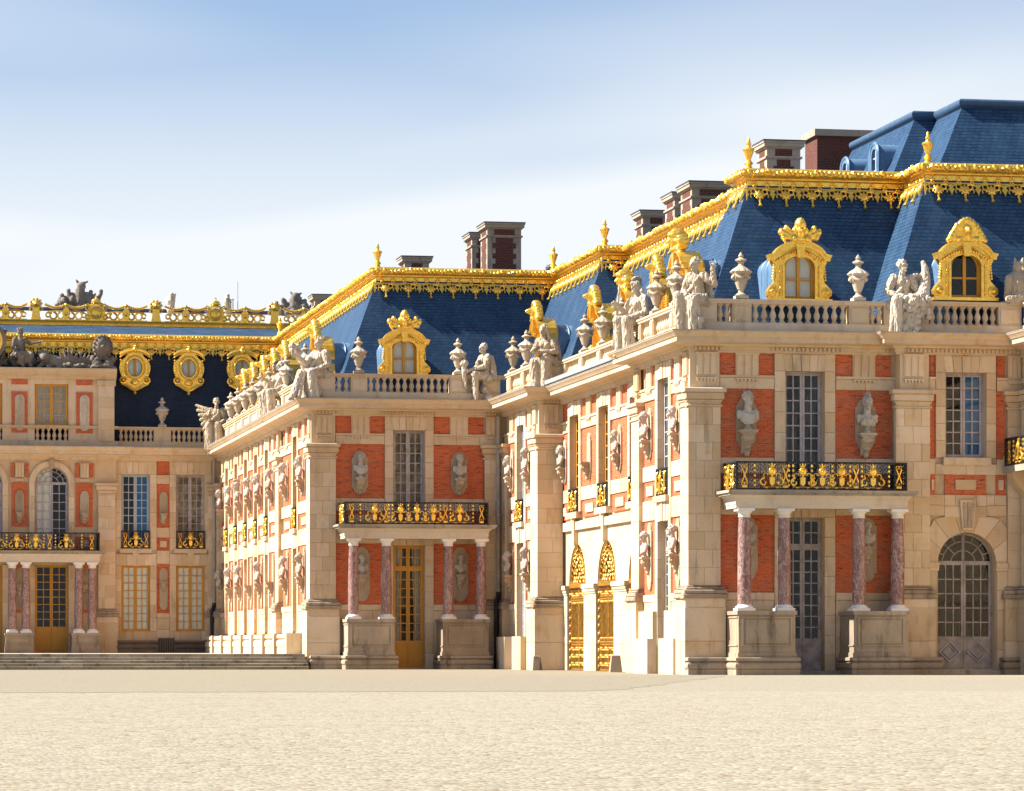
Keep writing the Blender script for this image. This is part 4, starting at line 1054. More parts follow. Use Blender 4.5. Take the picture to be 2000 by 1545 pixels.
def niche(parent, M, xc, zb, z0, z1, who, w=0.66, var=0, bust=True, k=1.0, plate='niche_stone'):
    """plate with rounded ends on the brick, a scrolled console, and (a thing of its own) the bust"""
    def mk():
        b = MB(); r = w * 0.40; P = []
        H = z1 - z0
        for i in range(9): a = pi * i / 8; P.append((r * cos(a), H - r + r * sin(a)))
        P = [(w / 2, H - r - 0.02)] + P + [(-w / 2, H - r - 0.02), (-w / 2, r + 0.02)]
        for i in range(9): a = pi + pi * i / 8; P.append((r * cos(a), r + r * sin(a)))
        P.append((w / 2, r + 0.02))
        b.prism(P[::-1], 0, 0.12); return b.mesh('niche_panel', plate)
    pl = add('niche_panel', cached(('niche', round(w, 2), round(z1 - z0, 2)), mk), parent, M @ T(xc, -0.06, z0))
    def con():
        b = MB()
        b.box(-0.24, 0.24, -0.34, 0.02, -0.06, 0.0); b.box(-0.20, 0.20, -0.30, 0.02, -0.11, -0.06)
        prof = [(-0.28, -0.11), (-0.30, -0.20), (-0.24, -0.30), (-0.14, -0.38), (-0.10, -0.46), (-0.03, -0.58), (0.02, -0.62), (0.02, -0.11)]
        b._add([(-0.15, y, z) for y, z in prof] + [(0.15 - 0.06 * (z < -0.3), y, z) for y, z in prof], [tuple(range(8)), tuple(range(15, 7, -1))] + [(i, (i + 1) % 8, (i + 1) % 8 + 8, i + 8) for i in range(8)])
        b.ball((0, -0.22, -0.21), (0.19, 0.10, 0.10)); b.ball((0, -0.10, -0.42), (0.11, 0.09, 0.08)); b.ball((0, -0.05, -0.60), (0.08, 0.07, 0.09))
        return b.mesh('console', 'console_stone')
    add('console', cached('console', con), pl, M @ T(xc, -0.06, zb) @ S(k))
    if bust:
        me = cached(('bust', var), lambda: make_bust(var))
        o = add('bust', me, None, M @ T(xc, -0.06 - 0.17 * k, zb) @ S(k))
        tag(o, who, 'bust', 'marble busts on wall consoles')
def brick_bay(parent, M, x0, x1, low=True, apron=True, frieze=True, busts=(), zb=Z_BR0, up=True):
    def pnl(a, b, z0, z1): slab('brick_panel', parent, M, 'red_brick', a, b, 0.0, 0.08, z0, z1)
    if low: pnl(x0, x1, zb, Z_BR1)
    if apron:
        pnl(x0, x1, Z_AP0, Z_AP1)
        w = (x1 - x0) * 0.5; c = (x0 + x1) / 2
        slab('tablet', parent, M, 'limestone', c - w / 2, c + w / 2, 0.05, 0.06, 5.88, 6.20)
    if up: pnl(x0, x1, Z_UP0, Z_ARC)
    if frieze:
        c = (x0 + x1) / 2; tw = 0.74 if x1 - x0 > 1.3 else 0.0
        if tw:
            pnl(x0 + 0.02, c - tw / 2, Z_FR0, Z_FR1); pnl(c + tw / 2, x1 - 0.02, Z_FR0, Z_FR1); triglyph(parent, M, c, tw)
        else: pnl(x0 + 0.02, x1 - 0.02, Z_FR0, Z_FR1)
def bands(parent, M, x0, x1, skips, zdado=0.0, low=True, mid=True):
    """courses of dressed stone between the openings (skips: list of (x0, x1) left free)"""
    segs = []; x = x0
    for a, b in sorted(skips):
        if a > x: segs.append((x, a))
        x = b
    if x1 > x: segs.append((x, x1))
    for a, b in segs:
        if b - a < 0.05: continue
        if low:
            blocks(parent, M, 'limestone', a, b, 0.04, 0.1, zdado, 2.36, 0.6, length=1.3); blocks(parent, M, 'limestone', a, b, 0.07, 0.13, 2.36, Z_BR0, 0.3, length=1.3)
            blocks(parent, M, 'limestone', a, b, 0.045, 0.1, Z_BR1, Z_AP0, 0.7, length=1.2)
        if mid: blocks(parent, M, 'limestone', a, b, 0.045, 0.1, Z_AP1, Z_UP0, 0.5, length=1.2)
        blocks(parent, M, 'limestone', a, b, 0.05, 0.11, Z_ARC, 9.38, 0.4, length=1.1)
        slab('fillet', parent, M, 'limestone', a, b, 0.085, 0.14, 9.38, Z_FR0)
def surround(parent, M, x0, x1, z0, z1, jamb=0.35, top=Z_FR1, key=True):
    """dressed jambs and a flat arch of voussoirs round an opening"""
    blocks(parent, M, 'limestone', x0 - jamb, x0, 0.075, 0.14, z0, z1, 0.6); blocks(parent, M, 'limestone', x1, x1 + jamb, 0.075, 0.14, z0, z1, 0.6)
    blocks(parent, M, 'limestone', x0 - jamb, x0, 0.075, 0.14, z1, top, 0.6); blocks(parent, M, 'limestone', x1, x1 + jamb, 0.075, 0.14, z1, top, 0.6)
    W = x1 - x0; n = 5 if key else 3; h = top - z1
    slab('lintel', parent, M, 'limestone', x0, x1, 0.06, 0.12, z1, top)
    for i in range(n):
        a0 = x0 + W * i / n; a1 = x0 + W * (i + 1) / n; c = (x0 + x1) / 2
        def v(x, f): return c + (x - c) * f
        b = MB(); g = 0.008; o = 0.085 + (0.05 if i == n // 2 else 0.02 if i in (n // 2 - 1, n // 2 + 1) else 0)
        b.prism([(a0 + g - c, 0), (a1 - g - c, 0), ((a1 - c) * 1.12 - g, h - 0.04), ((a0 - c) * 1.12 + g, h - 0.04)], -o, 0)
        add('voussoir', cached(('vou', round(W, 2), round(h, 2), i, n), lambda: b.mesh('voussoir', 'limestone', smooth=False)), parent, M @ T(c, 0, z1))
def portico(parent, M, cols, peds, x0, x1, dep=1.55, zt=4.93, zb=2.0, base=0.0, label=None, wallx=None):
    """marble columns in pairs on pedestals, a white entablature, slab and gilded railing"""
    def shaft():
        b = MB(); h = zt - zb
        b.lathe([(0.205, 0.18), (0.212, 0.30), (0.215, h * 0.35), (0.205, h * 0.7), (0.178, h - 0.02)], 24); return b.mesh('shaft', 'rose_marble')
    def capm():
        b = MB(); b.lathe([(0.178, -0.02), (0.195, 0.0), (0.195, 0.03), (0.18, 0.05), (0.185, 0.10), (0.235, 0.15), (0.25, 0.18)], 20); b.box(-0.27, 0.27, -0.27, 0.27, 0.18, 0.27); return b.mesh('capital', 'white_marble')
    def basem():
        b = MB(); b.box(-0.285, 0.285, -0.285, 0.285, 0, 0.085); b.lathe([(0.27, 0.085), (0.285, 0.11), (0.27, 0.145), (0.225, 0.16), (0.205, 0.20)], 20); return b.mesh('base', 'white_marble')
    for x in cols:
        c = add('column', cached(('shaft', zt, zb), shaft), parent, M @ T(x, -dep, zb))
        add('capital', cached('capm', capm), c, M @ T(x, -dep, zt)); add('base', cached('basem', basem), c, M @ T(x, -dep, zb))
    for a, b_ in peds:
        def pm():
            b = MB(); w = b_ - a; D = dep + 0.30; h = zb - base
            b.box(-w / 2, w / 2, -D, 0, 0, h - 0.12); b.box(-w / 2 - 0.05, w / 2 + 0.05, -D - 0.05, 0, h - 0.12, h)
            b.box(-w / 2 - 0.03, w / 2 + 0.03, -D - 0.03, 0, 0, 0.70 * (h / 2.0))
            # raised frame round a sunk panel
            z0, z1 = h * 0.47, h - 0.22
            for q0, q1, r0, r1 in ((-w / 2 + 0.10, w / 2 - 0.10, z0 - 0.04, z0), (-w / 2 + 0.10, w / 2 - 0.10, z1, z1 + 0.04), (-w / 2 + 0.10, -w / 2 + 0.16, z0, z1), (w / 2 - 0.16, w / 2 - 0.10, z0, z1)): b.box(q0, q1, -D - 0.035, -D, r0, r1)
            b.box(-w / 2 + 0.22, w / 2 - 0.22, -D - 0.025, -D, z0 + 0.06, z1 - 0.06)
            for q in (-1, 1):
                for q0, q1, r0, r1 in ((-D + 0.1, -0.2, z0 - 0.04, z0), (-D + 0.1, -0.2, z1, z1 + 0.04)): b.box(min(q * w / 2, q * (w / 2 + 0.03)), max(q * w / 2, q * (w / 2 + 0.03)), q0, q1, r0, r1)
            return b.mesh('pedestal', 'plinth_stone', smooth=False)
        p = add('pedestal', cached(('pedm', round(b_ - a, 2), dep, zb, base), pm), parent, M @ T((a + b_) / 2, 0, base))
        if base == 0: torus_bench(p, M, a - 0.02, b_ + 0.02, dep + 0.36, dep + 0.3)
    e0, e1 = x0 + 0.14, x1 - 0.20; D = dep + 0.22; zt2 = zt + 0.27
    P = [(e0, 0.0), (e0, -D), (e1, -D), (e1, 0.0)]
    prof = [(-0.40, 0.0), (0.0, 0.0), (0.0, 0.12), (0.02, 0.12), (0.02, 0.26), (0.05, 0.28), (0.05, 0.33), (0.12, 0.37), (0.14, 0.40), (-0.40, 0.40)]
    en = add('entablature', sweep(P, [(o, z + zt2) for o, z in prof], [0, 1, 2]).mesh('entablature', 'pale_stone', angle=30), parent, M)
    add('soffit', MB().box(e0 + 0.3, e1 - 0.3, -D + 0.3, -0.02, zt2 + 0.02, zt2 + 0.3).mesh('soffit', 'pale_stone', smooth=False), en, M)
    sl = MB().box(e0 - 0.24, e1 + 0.24, -D - 0.24, 0, zt2 + 0.40, zt2 + 0.47); sl.box(e0 - 0.30, e1 + 0.30, -D - 0.30, 0, zt2 + 0.47, zt2 + 0.56)
    add('balcony_slab', sl.mesh('balcony_slab', 'weathered_slab', smooth=False), parent, M)
    zr = zt2 + 0.56
    r = railing(parent, M @ T(0, -D + 0.02, zr), e0 + 0.02, e1 - 0.02)
    for xx, q in ((e0 + 0.02, -1), (e1 - 0.02, 1)):
        railing(parent, M @ T(xx, -D / 2, zr) @ RZ(-q * -pi / 2 if q < 0 else pi / 2), -D / 2 + 0.02, D / 2, 'end')
def corner_path(kind): pass
# ---- the two plan polylines
WALL = [(XA, YC), (XA, YA), (XB, YA), (XB, YB + E2), (XB + REC, YB + E2), (XB + REC, YB + E1), (XB, YB + E1), (XB, YB), (XB + A2, YB), (XB + A2, YB - YJ), (XE, YB - YJ), (XE, YB - 9.0), (XE + 6.0, YB - 9.0)]
SEG_A, SEG_B, SEG_E = [0, 1], [2, 3, 4, 5, 6, 7, 8, 9], [10, 11]
ROOF = [(XA + 3.25, YC + 6.0), (XA + 3.25, YA + 4.6), (XB + 3.0, YA + 4.6), (XB + 3.0, YB + 27.4), (XB + 4.0, YB + 27.4), (XB + 4.0, YB + 6.4), (XB + 3.0, YB + 6.4), (XB + 3.0, YB + 4.6), (XB + 8.35, YB + 4.6), (XB + 8.35, YB + 2.2), (XB + 20.0, YB + 2.2)]
RSEG_A, RSEG_B = [0, 1], [2, 3, 4, 5, 6, 7, 8, 9]
ZR0, ZR1, ZG = 11.15, 15.92, 16.62     # foot of the slates, gilded cornice bottom and top

CORN = [(-0.15, 10.16), (0.10, 10.16), (0.10, 10.22), (0.15, 10.24), (0.15, 10.34), (0.22, 10.36), (0.26, 10.42), (0.62, 10.44), (0.66, 10.46), (0.66, 10.60), (0.70, 10.62), (0.74, 10.68), (0.82, 10.76), (0.82, 10.80), (-0.15, 10.84)]
BLOCKC = [(-0.36, 10.80), (0.14, 10.80), (0.14, 10.88), (0.08, 10.90), (0.08, 11.12), (-0.36, 11.12)]
FLASH = [(0.0, 10.80), (0.84, 10.795), (0.84, 10.815), (0.0, 10.85)]
RAILP = [(-0.34, 11.72), (0.05, 11.72), (0.05, 11.76), (0.09, 11.80), (0.09, 11.86), (-0.38, 11.88), (-0.38, 11.76)]
def eaves(parent, path, segs, dz=0.0):
    sh = lambda p: [(o, z + dz) for o, z in p]
    c = add('cornice', sweep(path, sh(CORN), segs).mesh('cornice', 'cornice_stone', angle=25), parent)
    add('flashing', sweep(path, sh(FLASH), segs).mesh('flashing', 'lead_flashing', smooth=False), c)
    add('blocking_course', sweep(path, sh(BLOCKC), segs).mesh('blocking_course', 'cornice_stone', smooth=False), parent)
    rail = add('balustrade', sweep(path, sh(RAILP), segs).mesh('balustrade', 'cornice_stone', smooth=False), parent)
    return c, rail
def dentils(parent, M, x0, x1, z=10.225):
    def mk():
        b = MB(); n = max(2, round((x1 - x0) / 0.14))
        for i in range(n): x = (x1 - x0) * (i + 0.5) / n; b.box(x - 0.042, x + 0.042, -0.21, -0.05, 0, 0.115)
        return b.mesh('dentil_course', 'cornice_stone', smooth=False)
    add('dentil_course', mk(), parent, M @ T(x0, 0, z))
def balusters(rail, M, pieces, zb=11.12, zt=11.72, y=0.15):
    """pieces: ('S', x0, x1) solid pedestal, ('B', x0, x1, n) balusters, ('P', x0, x1) blind panel"""
    h = zt - zb
    for p in pieces:
        if p[0] == 'S':
            def mk(w=p[2] - p[1]):
                b = MB(); b.box(-w / 2, w / 2, -0.17, 0.21, 0, h); b.box(-w / 2 + 0.06, w / 2 - 0.06, -0.20, -0.15, 0.08, h - 0.08) if w > 0.3 else None
                return b.mesh('pedestal', 'limestone', smooth=False)
            add('pedestal', cached(('bp', round(p[2] - p[1], 2), round(h, 2)), mk), rail, M @ T((p[1] + p[2]) / 2, y, zb))
        elif p[0] == 'P':
            def mk(w=p[2] - p[1]):
                b = MB(); b.box(-w / 2, w / 2, -0.10, 0.12, 0, h); b.box(-w / 2, w / 2, -0.15, -0.10, 0, 0.09); b.box(-w / 2, w / 2, -0.15, -0.10, h - 0.09, h)
                b.box(-w / 2, -w / 2 + 0.09, -0.15, -0.10, 0.09, h - 0.09); b.box(w / 2 - 0.09, w / 2, -0.15, -0.10, 0.09, h - 0.09)
                return b.mesh('blind_panel', 'limestone', smooth=False)
            add('blind_panel', cached(('bl', round(p[2] - p[1], 2)), mk), rail, M @ T((p[1] + p[2]) / 2, y, zb))
        else:
            me = cached(('balu', round(h, 2)), lambda: make_baluster(h)); n = p[3]
            for i in range(n): add('baluster', me, rail, M @ T(p[1] + (p[2] - p[1]) * (i + 0.5) / n, y, zb))
GOLD = [(-0.25, ZR1 - 0.02), (0.05, ZR1 - 0.02), (0.05, ZR1 + 0.04), (0.02, ZR1 + 0.06), (0.02, ZR1 + 0.30), (0.10, ZR1 + 0.34), (0.10, ZR1 + 0.38)] + [(0.14 + 0.15 * cos(radians(a)), ZR1 + 0.55 + 0.15 * sin(radians(a))) for a in range(-75, 91, 15)] + [(-0.25, ZG + 0.06)]
def gold_cornice(parent, path, segs, skip_small=0.6, pendants=True, tilt=0.40):
    b = sweep(path, GOLD, segs)
    c = add('gilded_cornice', b.mesh('gilded_cornice', 'gilding', angle=40), parent)
    O = offset(path, 0.13); O2 = offset(path, 0.03); OL = offset(path, 0.28)
    pe = cached('pend', make_pendant); ro = cached('ros', make_rosette)
    for sgm in segs:
        p, q = Vector(O[sgm]), Vector(O[sgm + 1]); d = q - p; ln = d.length
        if ln < skip_small: continue
        R = RZ(math.atan2(d.y, d.x)); n = max(1, round(ln / 0.90))
        for i in range(n):
            w = p + d * ((i + 0.5) / n)
            add('gilded_pendant', pe, c, T(w.x, w.y, ZR1 + 0.06) @ R @ Matrix.Rotation(-tilt, 4, 'X') @ S(ln / n / 0.90, 1, 1.12))
            if pendants:
                for f in (0.25, 0.75):
                    w2 = Vector(O2[sgm]) + (Vector(O2[sgm + 1]) - Vector(O2[sgm])) * ((i + f) / n); add('rosette', ro, c, T(w2.x, w2.y, ZR1 + 0.18) @ R)
        # leafy roll on top of the cornice
        g = random.Random(sgm); rb = MB(); p, q = Vector(OL[sgm]), Vector(OL[sgm + 1]); n = int((q - p).length / 0.16)
        for i in range(n):
            w = p.lerp(q, (i + 0.5) / n); rb.ball((w.x, w.y, ZR1 + 0.56 + g.uniform(-.05, .05)), (g.uniform(.07, .11), g.uniform(.07, .11), g.uniform(.06, .13)), 6, 4)
        if n: add('leaf_moulding', rb.mesh('leaf_moulding', 'gilding'), c)
    return c
def chimney(parent, x0, x1, y0, y1, z0, z1, name='chimney'):
    def box(b, k, a, c): b.box(x0 - k, x1 + k, y0 - k, y1 + k, a, c)
    b = MB(); H = z1; w = x1 - x0
    b.box(x0, x1, y0, y1, z0, H - 0.25); box(b, 0.06, H - 0.62, H - 0.55); box(b, 0.05, H - 0.28, H - 0.22); box(b, 0.12, H - 0.22, H - 0.10); box(b, 0.15, H - 0.10, H - 0.03)
    c = add(name, b.mesh('chimney', 'chimney_stone', smooth=False), parent)
    d = MB(); d.box(x0 - 0.17, x1 + 0.17, y0 - 0.17, y1 + 0.17, H - 0.03, H + 0.01); d.box(x0 + 0.1, x1 - 0.1, y0 + 0.1, y1 - 0.1, H + 0.01, H + 0.04)
    add('cap', d.mesh('cap', 'dark_lead', smooth=False), c)
    def br(a0, a1, r0, r1, side):
        k = MB()
        if side: k.box(x0 - 0.012, x0 + 0.05, a0, a1, r0, r1)
        else: k.box(a0, a1, y0 - 0.012, y0 + 0.05, r0, r1)
        add('brick_panel', k.mesh('brick_panel', 'chimney_brick', smooth=False), c)
    for side, (p, q) in ((0, (x0, x1)), (1, (y0, y1))):
        L_ = q - p; m = min(0.28 * L_, 0.28)
        br(p + m * 1.05, q - m * 1.05, H - 0.53, H - 0.30, side)
        z = H - 0.66; i = 0
        while z > z0 + 0.05 and i < 12:      # toothed quoins left in stone at both edges
            e = m * (0.8 if i % 2 else 1.25); zz = max(z0, z - 0.22); br(p + e, q - e, zz, z, side); z -= 0.22; i += 1
    return c

# ================================================================== the court
g = MB().box(-2500, 2500, -400, 4500, -1.0, 0.0)
gr = add('ground', g.mesh('ground', 'court_ground', smooth=False)); gr['kind'] = 'structure'; gr['label'] = 'wide pale cobbled palace courtyard'
gg = random.Random(21); edge = [(-40 + 1.2 * i, 66.4 + 0.015 * i + gg.uniform(-.45, .45)) for i in range(46)] + [(15.4 + 0.42 * i + gg.uniform(-.2, .2), 70 + 1.35 * i) for i in range(26)]
st = MB(); st._add([(x, y, 0.004) for x, y in edge] + [(26.9, 135, 0.004), (26.3, 143, 0.004), (-40, 143, 0.004)], [tuple(range(len(edge) + 3))])
sp_ = add('paved_strip', st.mesh('paved_strip', 'court_strip', smooth=False)); sp_['kind'] = 'structure'; sp_['label'] = 'darker strip of paving before the middle wing and steps'
def cobbles():
    g = random.Random(3); V = []; Fc = []; tone = []; s = 0.115; y = 13.5; r = 0
    while y < 66.0:
        d = y * 0.983; cx = y * math.tan(TH); hw = 0.172 * y + 0.7; x = cx - hw + (0.5 * s if r % 2 else 0)
        yy = y
        while x < cx + hw:
            w = s * g.uniform(0.40, 0.47); dd = s * g.uniform(0.40, 0.47); h = g.uniform(0.0015, 0.004); q = 0.018
            ox, oy = x + g.uniform(-.012, .012), yy + g.uniform(-.012, .012); k = len(V)
            tx, ty = g.uniform(-.0006, .0006), g.uniform(-.0006, .0006)
            V += [(ox - w, oy - dd, 0.0), (ox + w, oy - dd, 0.0), (ox + w, oy + dd, 0.0), (ox - w, oy + dd, 0.0),
                  (ox - w + q, oy - dd + q, h - tx - ty), (ox + w - q, oy - dd + q, h + tx - ty), (ox + w - q, oy + dd - q, h + tx + ty), (ox - w + q, oy + dd - q, h - tx + ty)]
            Fc += [(k + 4, k + 5, k + 6, k + 7), (k, k + 1, k + 5, k + 4), (k + 1, k + 2, k + 6, k + 5), (k + 2, k + 3, k + 7, k + 6), (k + 3, k, k + 4, k + 7)]
            tone += [(g.random(), g.random())] * 20
            x += s * g.uniform(0.97, 1.08)
        y += s * 0.97; r += 1
    me = bpy.data.meshes.new('cobbles'); me.from_pydata(V, [], Fc)
    ca = me.color_attributes.new('tone', 'FLOAT_COLOR', 'CORNER')
    ca.data.foreach_set('color', [c for a, b in tone for c in (a, b, 0.0, 1.0)])
    me.materials.append(MATS['cobble'])
    o = add('cobblestones', me, None, T(0, 0, 0.001)); o['kind'] = 'stuff'; o['label'] = 'worn pale cobblestones covering the open court'; o['category'] = 'cobbles'
cobbles()

# ================================================================== wing with the gates (two bays to the front, arcade to the side)
WB = thing('palace_wing', 'red brick and stone wing with grey doors, arcade and two gilded arched gates', 'building', (XB, YB, 0), 'brick wings round the court')
NB_ = 'the gilded-gate wing'
M1 = FRONT(XB, YB); M2 = FRONT(XB, YB - YJ); MS = SIDE(XB, YB); MR = SIDE(XB + REC, YB); MP = FRONT(XB, YB + E2)
# --- front, first bay
core(WB, M1, 0.06, A2, 0, Z_COR, [(3.01, 4.30, 5.80, 9.61), (3.01, 4.30, 0.05, 4.98)])
for a, b in ((0.88, 2.66), (4.67, 6.52)): brick_bay(WB, M1, a, b)
bands(WB, M1, 0.88, A2, [(2.66, 4.67)])
surround(WB, M1, 3.01, 4.30, 5.72, 9.61); surround(WB, M1, 3.01, 4.30, 0.0, 4.98, top=5.72)
pilaster(WB, M1, 0.0, 0.88, corner=-1); torus_bench(WB, M1, -0.20, 1.02, 0.62, 0.5)
window(WB, M1, 3.01, 4.30, 5.80, 9.61, 4, 9, 'lilac_paint', 'dark+grey', label='tall window with grey drapes')
window(WB, M1, 3.01, 4.30, 0.05, 4.98, 4, 8, 'grey_door_paint', 'dark', panel=1.05, transom=(0.90, 2), name='door', label='grey painted glazed door under the portico')
slab('doorstep', WB, M1, 'step_stone', 2.95, 4.85, 0.55, 0.9, 0.0, 0.12)
portico(WB, M1, (1.32, 2.60, 5.02, 6.28), ((1.06, 2.88), (4.80, 6.52)), 0.86, 6.72, dep=1.45)
triglyph(WB, M1, 0.42, 0.66, out=0.16); slab('frieze_block', WB, M1, 'limestone', -0.10, 0.86, 0.10, 0.16, Z_ARC, Z_FR1)
niche(WB, M1, 1.74, 7.72, 7.10, 8.80, 'white bust with cropped curls above the balcony, beside the corner pilaster of ' + NB_, var=0, k=1.22)
niche(WB, M1, 5.64, 7.66, 7.08, 8.78, 'helmeted bust above the balcony, beside the second pilaster of ' + NB_, var=2, k=1.16)
niche(WB, M1, 1.78, 4.05, 2.95, 5.0, 'bust in shade behind the left column pair of the portico with grey door', var=1, k=0.82)
niche(WB, M1, 5.68, 4.05, 2.95, 5.0, 'dark bearded bust in shade behind the right column pair of the portico with grey door', var=3, k=0.82)
dentils(WB, M1, 0.0, 0.95); dentils(WB, M1, 2.5, 4.9); dentils(WB, M1, A2 - 0.35, A2 - 0.1)
# --- front, second bay
core(WB, M2, A2, 10.85, 0, Z_COR, [(8.16, 9.52, 6.90, 9.61), (7.92, 9.86, 0.16, 4.52)])
arch_piece(WB, M2, 7.92, 9.86, 3.55, 4.52, -0.06, 0.55)
for a, b in ((7.66, 7.84), (9.86, 10.17)):
    brick_bay(WB, M2, a, b, low=False)
brick_bay(WB, M2, 8.16, 9.52, low=False, up=False, frieze=False)
bands(WB, M2, 7.62, 10.75, [(7.84, 9.87)], low=False)
blocks(WB, M2, 'limestone', 7.84, 9.87, 0.05, 0.1, 6.36, 6.70, 0.4, length=1.0)
slab('sill', WB, M2, 'limestone', 8.08, 9.66, 0.14, 0.2, 6.66, 6.90)
surround(WB, M2, 8.16, 9.52, 6.90, 9.61, 0.32)
for a, b in ((7.62, 8.14), (9.54, 10.2)):
    blocks(WB, M2, 'limestone', a, b, 0.04, 0.1, Z_BR1, Z_AP0, 0.35, length=0.8)
blocks(WB, M2, 'limestone', 8.14, 9.54, 0.04, 0.1, 5.0, Z_AP0, 0.36, length=0.8)
blocks(WB, M2, 'limestone', 9.88, 10.24, 0.04, 0.1, 0.16, 3.3, 0.62); blocks(WB, M2, 'limestone', 7.6, 7.90, 0.04, 0.1, 0.16, 3.3, 0.62)
for z0, z1, k in ((3.30, 3.40, 0.08), (3.40, 3.56, 0.12)):
    slab('impost', WB, M2, 'limestone', 9.84, 10.26, k, 0.3, z0, z1); slab('impost', WB, M2, 'limestone', 7.58, 7.94, k, 0.3, z0, z1)
def vouss_arch():   # radial stones round the arched door
    r0, r1 = 0.97, 1.75
    for i in range(7):
        a0, a1 = pi * i / 7, pi * (i + 1) / 7; b = MB(); g_ = 0.006
        P = [(r0 * cos(a0 + g_), r0 * sin(a0 + g_)), (r1 * cos(a0 + g_ * .6), min(1.46, r1 * sin(a0 + g_ * .6)))] + [(r1 * cos((a0 + a1) / 2), min(1.46, r1 * sin((a0 + a1) / 2)))] + [(r1 * cos(a1 - g_ * .6), min(1.46, r1 * sin(a1 - g_ * .6))), (r0 * cos(a1 - g_), r0 * sin(a1 - g_)), (r0 * cos((a0 + a1) / 2), r0 * sin((a0 + a1) / 2))]
        P = [(max(-1.24, min(1.32, x)), z) for x, z in P]
        b.prism(P[::-1], -0.025 if i != 3 else -0.035, 0.05); add('voussoir', b.mesh('voussoir', 'limestone', smooth=False), WB, M2 @ T(8.89, 0, 3.56))
    b = MB(); b.prism([(-0.18, 4.60), (0.18, 4.60), (0.27, 5.55), (-0.27, 5.55)], -0.14, 0.0)
    k = add('keystone', b.mesh('keystone', 'limestone', smooth=False), WB, M2 @ T(8.89, 0, 0))
    for q in (-0.13, 0.0, 0.13):
        c = MB(); c.box(q * 0.9 - 0.03, q * 0.9 + 0.03, -0.175, -0.14, 4.66, 5.48)
        for i in range(9): c.ball((q * (0.85 + 0.04 * i), -0.175, 4.70 + 0.09 * i), (0.045, 0.025, 0.03), 6, 4)
        add('keystone_carving', c.mesh('keystone_carving', 'console_stone'), k, M2 @ T(8.89, 0, 0))
vouss_arch()
pilaster(WB, M2, A2 + 0.05, 7.62, corner=-1); torus_bench(WB, M2, A2 + 0.0, 7.82, 0.55, 0.5)
pilaster(WB, M2, 10.22, 10.72, out=0.12); torus_bench(WB, M2, 10.05, 10.74, 0.48, 0.4)
triglyph(WB, M2, 7.1, 0.66, out=0.16); slab('frieze_block', WB, M2, 'limestone', A2 + 0.02, 7.60, 0.10, 0.16, Z_ARC, Z_FR1)
triglyph(WB, M2, 10.45, 0.44, out=0.14)
window(WB, M2, 8.16, 9.52, 6.90, 9.61, 4, 7, 'lilac_paint', 'dark+blue', label='window half covered by a blue blind')
window(WB, M2, 7.92, 9.86, 0.16, 4.52, 6, 5, 'grey_door_paint', 'dark', arch=True, panel=1.0, depth=0.4, name='door', label='arched grey double door with diamond panels and fanlight')
for q in (-1, 1):
    b = MB(); x = 8.89 + q * 0.47
    for r_ in (0.34, 0.22):
        P = [(0, r_), (r_ * 1.1, 0), (0, -r_), (-r_ * 1.1, 0)]
        b.ring([(px, pz) for px, pz in P], [(px * 0.86, pz * 0.86) for px, pz in P], -0.05, 0.0)
    add('diamond_panel', b.mesh('diamond_panel', 'lilac_paint', smooth=False), WB, M2 @ T(x, 0.36, 0.72))
slab('doorstep', WB, M2, 'step_stone', 7.75, 10.3, 0.35, 0.8, 0.0, 0.15)
dentils(WB, M2, A2 + 0.2, 10.6)
# --- side, corner pavilion
core(WB, MS, -E1, -0.62, 0, Z_COR, [(-4.60, -3.05, 5.80, 9.61), (-4.60, -3.05, 0.1, 4.98)])
for a, b in ((-2.70, -0.88), (-6.80, -4.95)): brick_bay(WB, MS, a, b)
bands(WB, MS, -E1, -0.88, [(-4.95, -2.70)])
surround(WB, MS, -4.60, -3.05, 5.72, 9.61); surround(WB, MS, -4.60, -3.05, 0.0, 4.98, top=5.72)
pilaster(WB, MS, -0.88, -0.055, corner=2); pilaster(WB, MS, -8.05, -6.90)
triglyph(WB, MS, -0.4, 0.6, out=0.16); triglyph(WB, MS, -7.5, 0.66, out=0.16)
window(WB, MS, -4.60, -3.05, 5.80, 9.61, 4, 9, 'lilac_paint', 'dark+brown', depth=0.17)
window(WB, MS, -4.60, -3.05, 0.1, 4.98, 4, 8, 'grey_door_paint', 'dark', panel=1.0, transom=(0.9, 2), depth=0.22, name='door')
for z0, o in ((0.0, 0.40), (1.15, 0.22)):
    slab('plinth_block', WB, MS, 'limestone', -3.0, -0.95, o, o, z0, z0 + (1.15 if z0 == 0 else 0.9)); slab('plinth_block', WB, MS, 'limestone', -6.75, -4.66, o, o, z0, z0 + (1.15 if z0 == 0 else 0.9))
railing(WB, MS @ T(0, -0.10, 5.80), -4.58, -3.07, 'window'); slab('sill', WB, MS, 'limestone', -4.75, -2.9, 0.20, 0.3, 5.60, 5.80)
niche(WB, MS, -1.80, 7.72, 7.10, 8.80, 'sunlit bust on upper side wall next to the front corner pilaster of ' + NB_, var=3, k=0.86)
niche(WB, MS, -5.88, 7.72, 7.10, 8.80, 'sunlit bust on upper side wall between corner pavilion window and arcade, ' + NB_, var=0, k=0.95)
niche(WB, MS, -1.80, 3.85, 2.75, 5.0, 'lower sunlit bust with a cloak next to the front corner pilaster of ' + NB_, var=1, k=0.95)
niche(WB, MS, -5.88, 3.85, 2.75, 5.0, 'lower sunlit bust between corner pavilion side door and third gate', var=0, k=0.86)
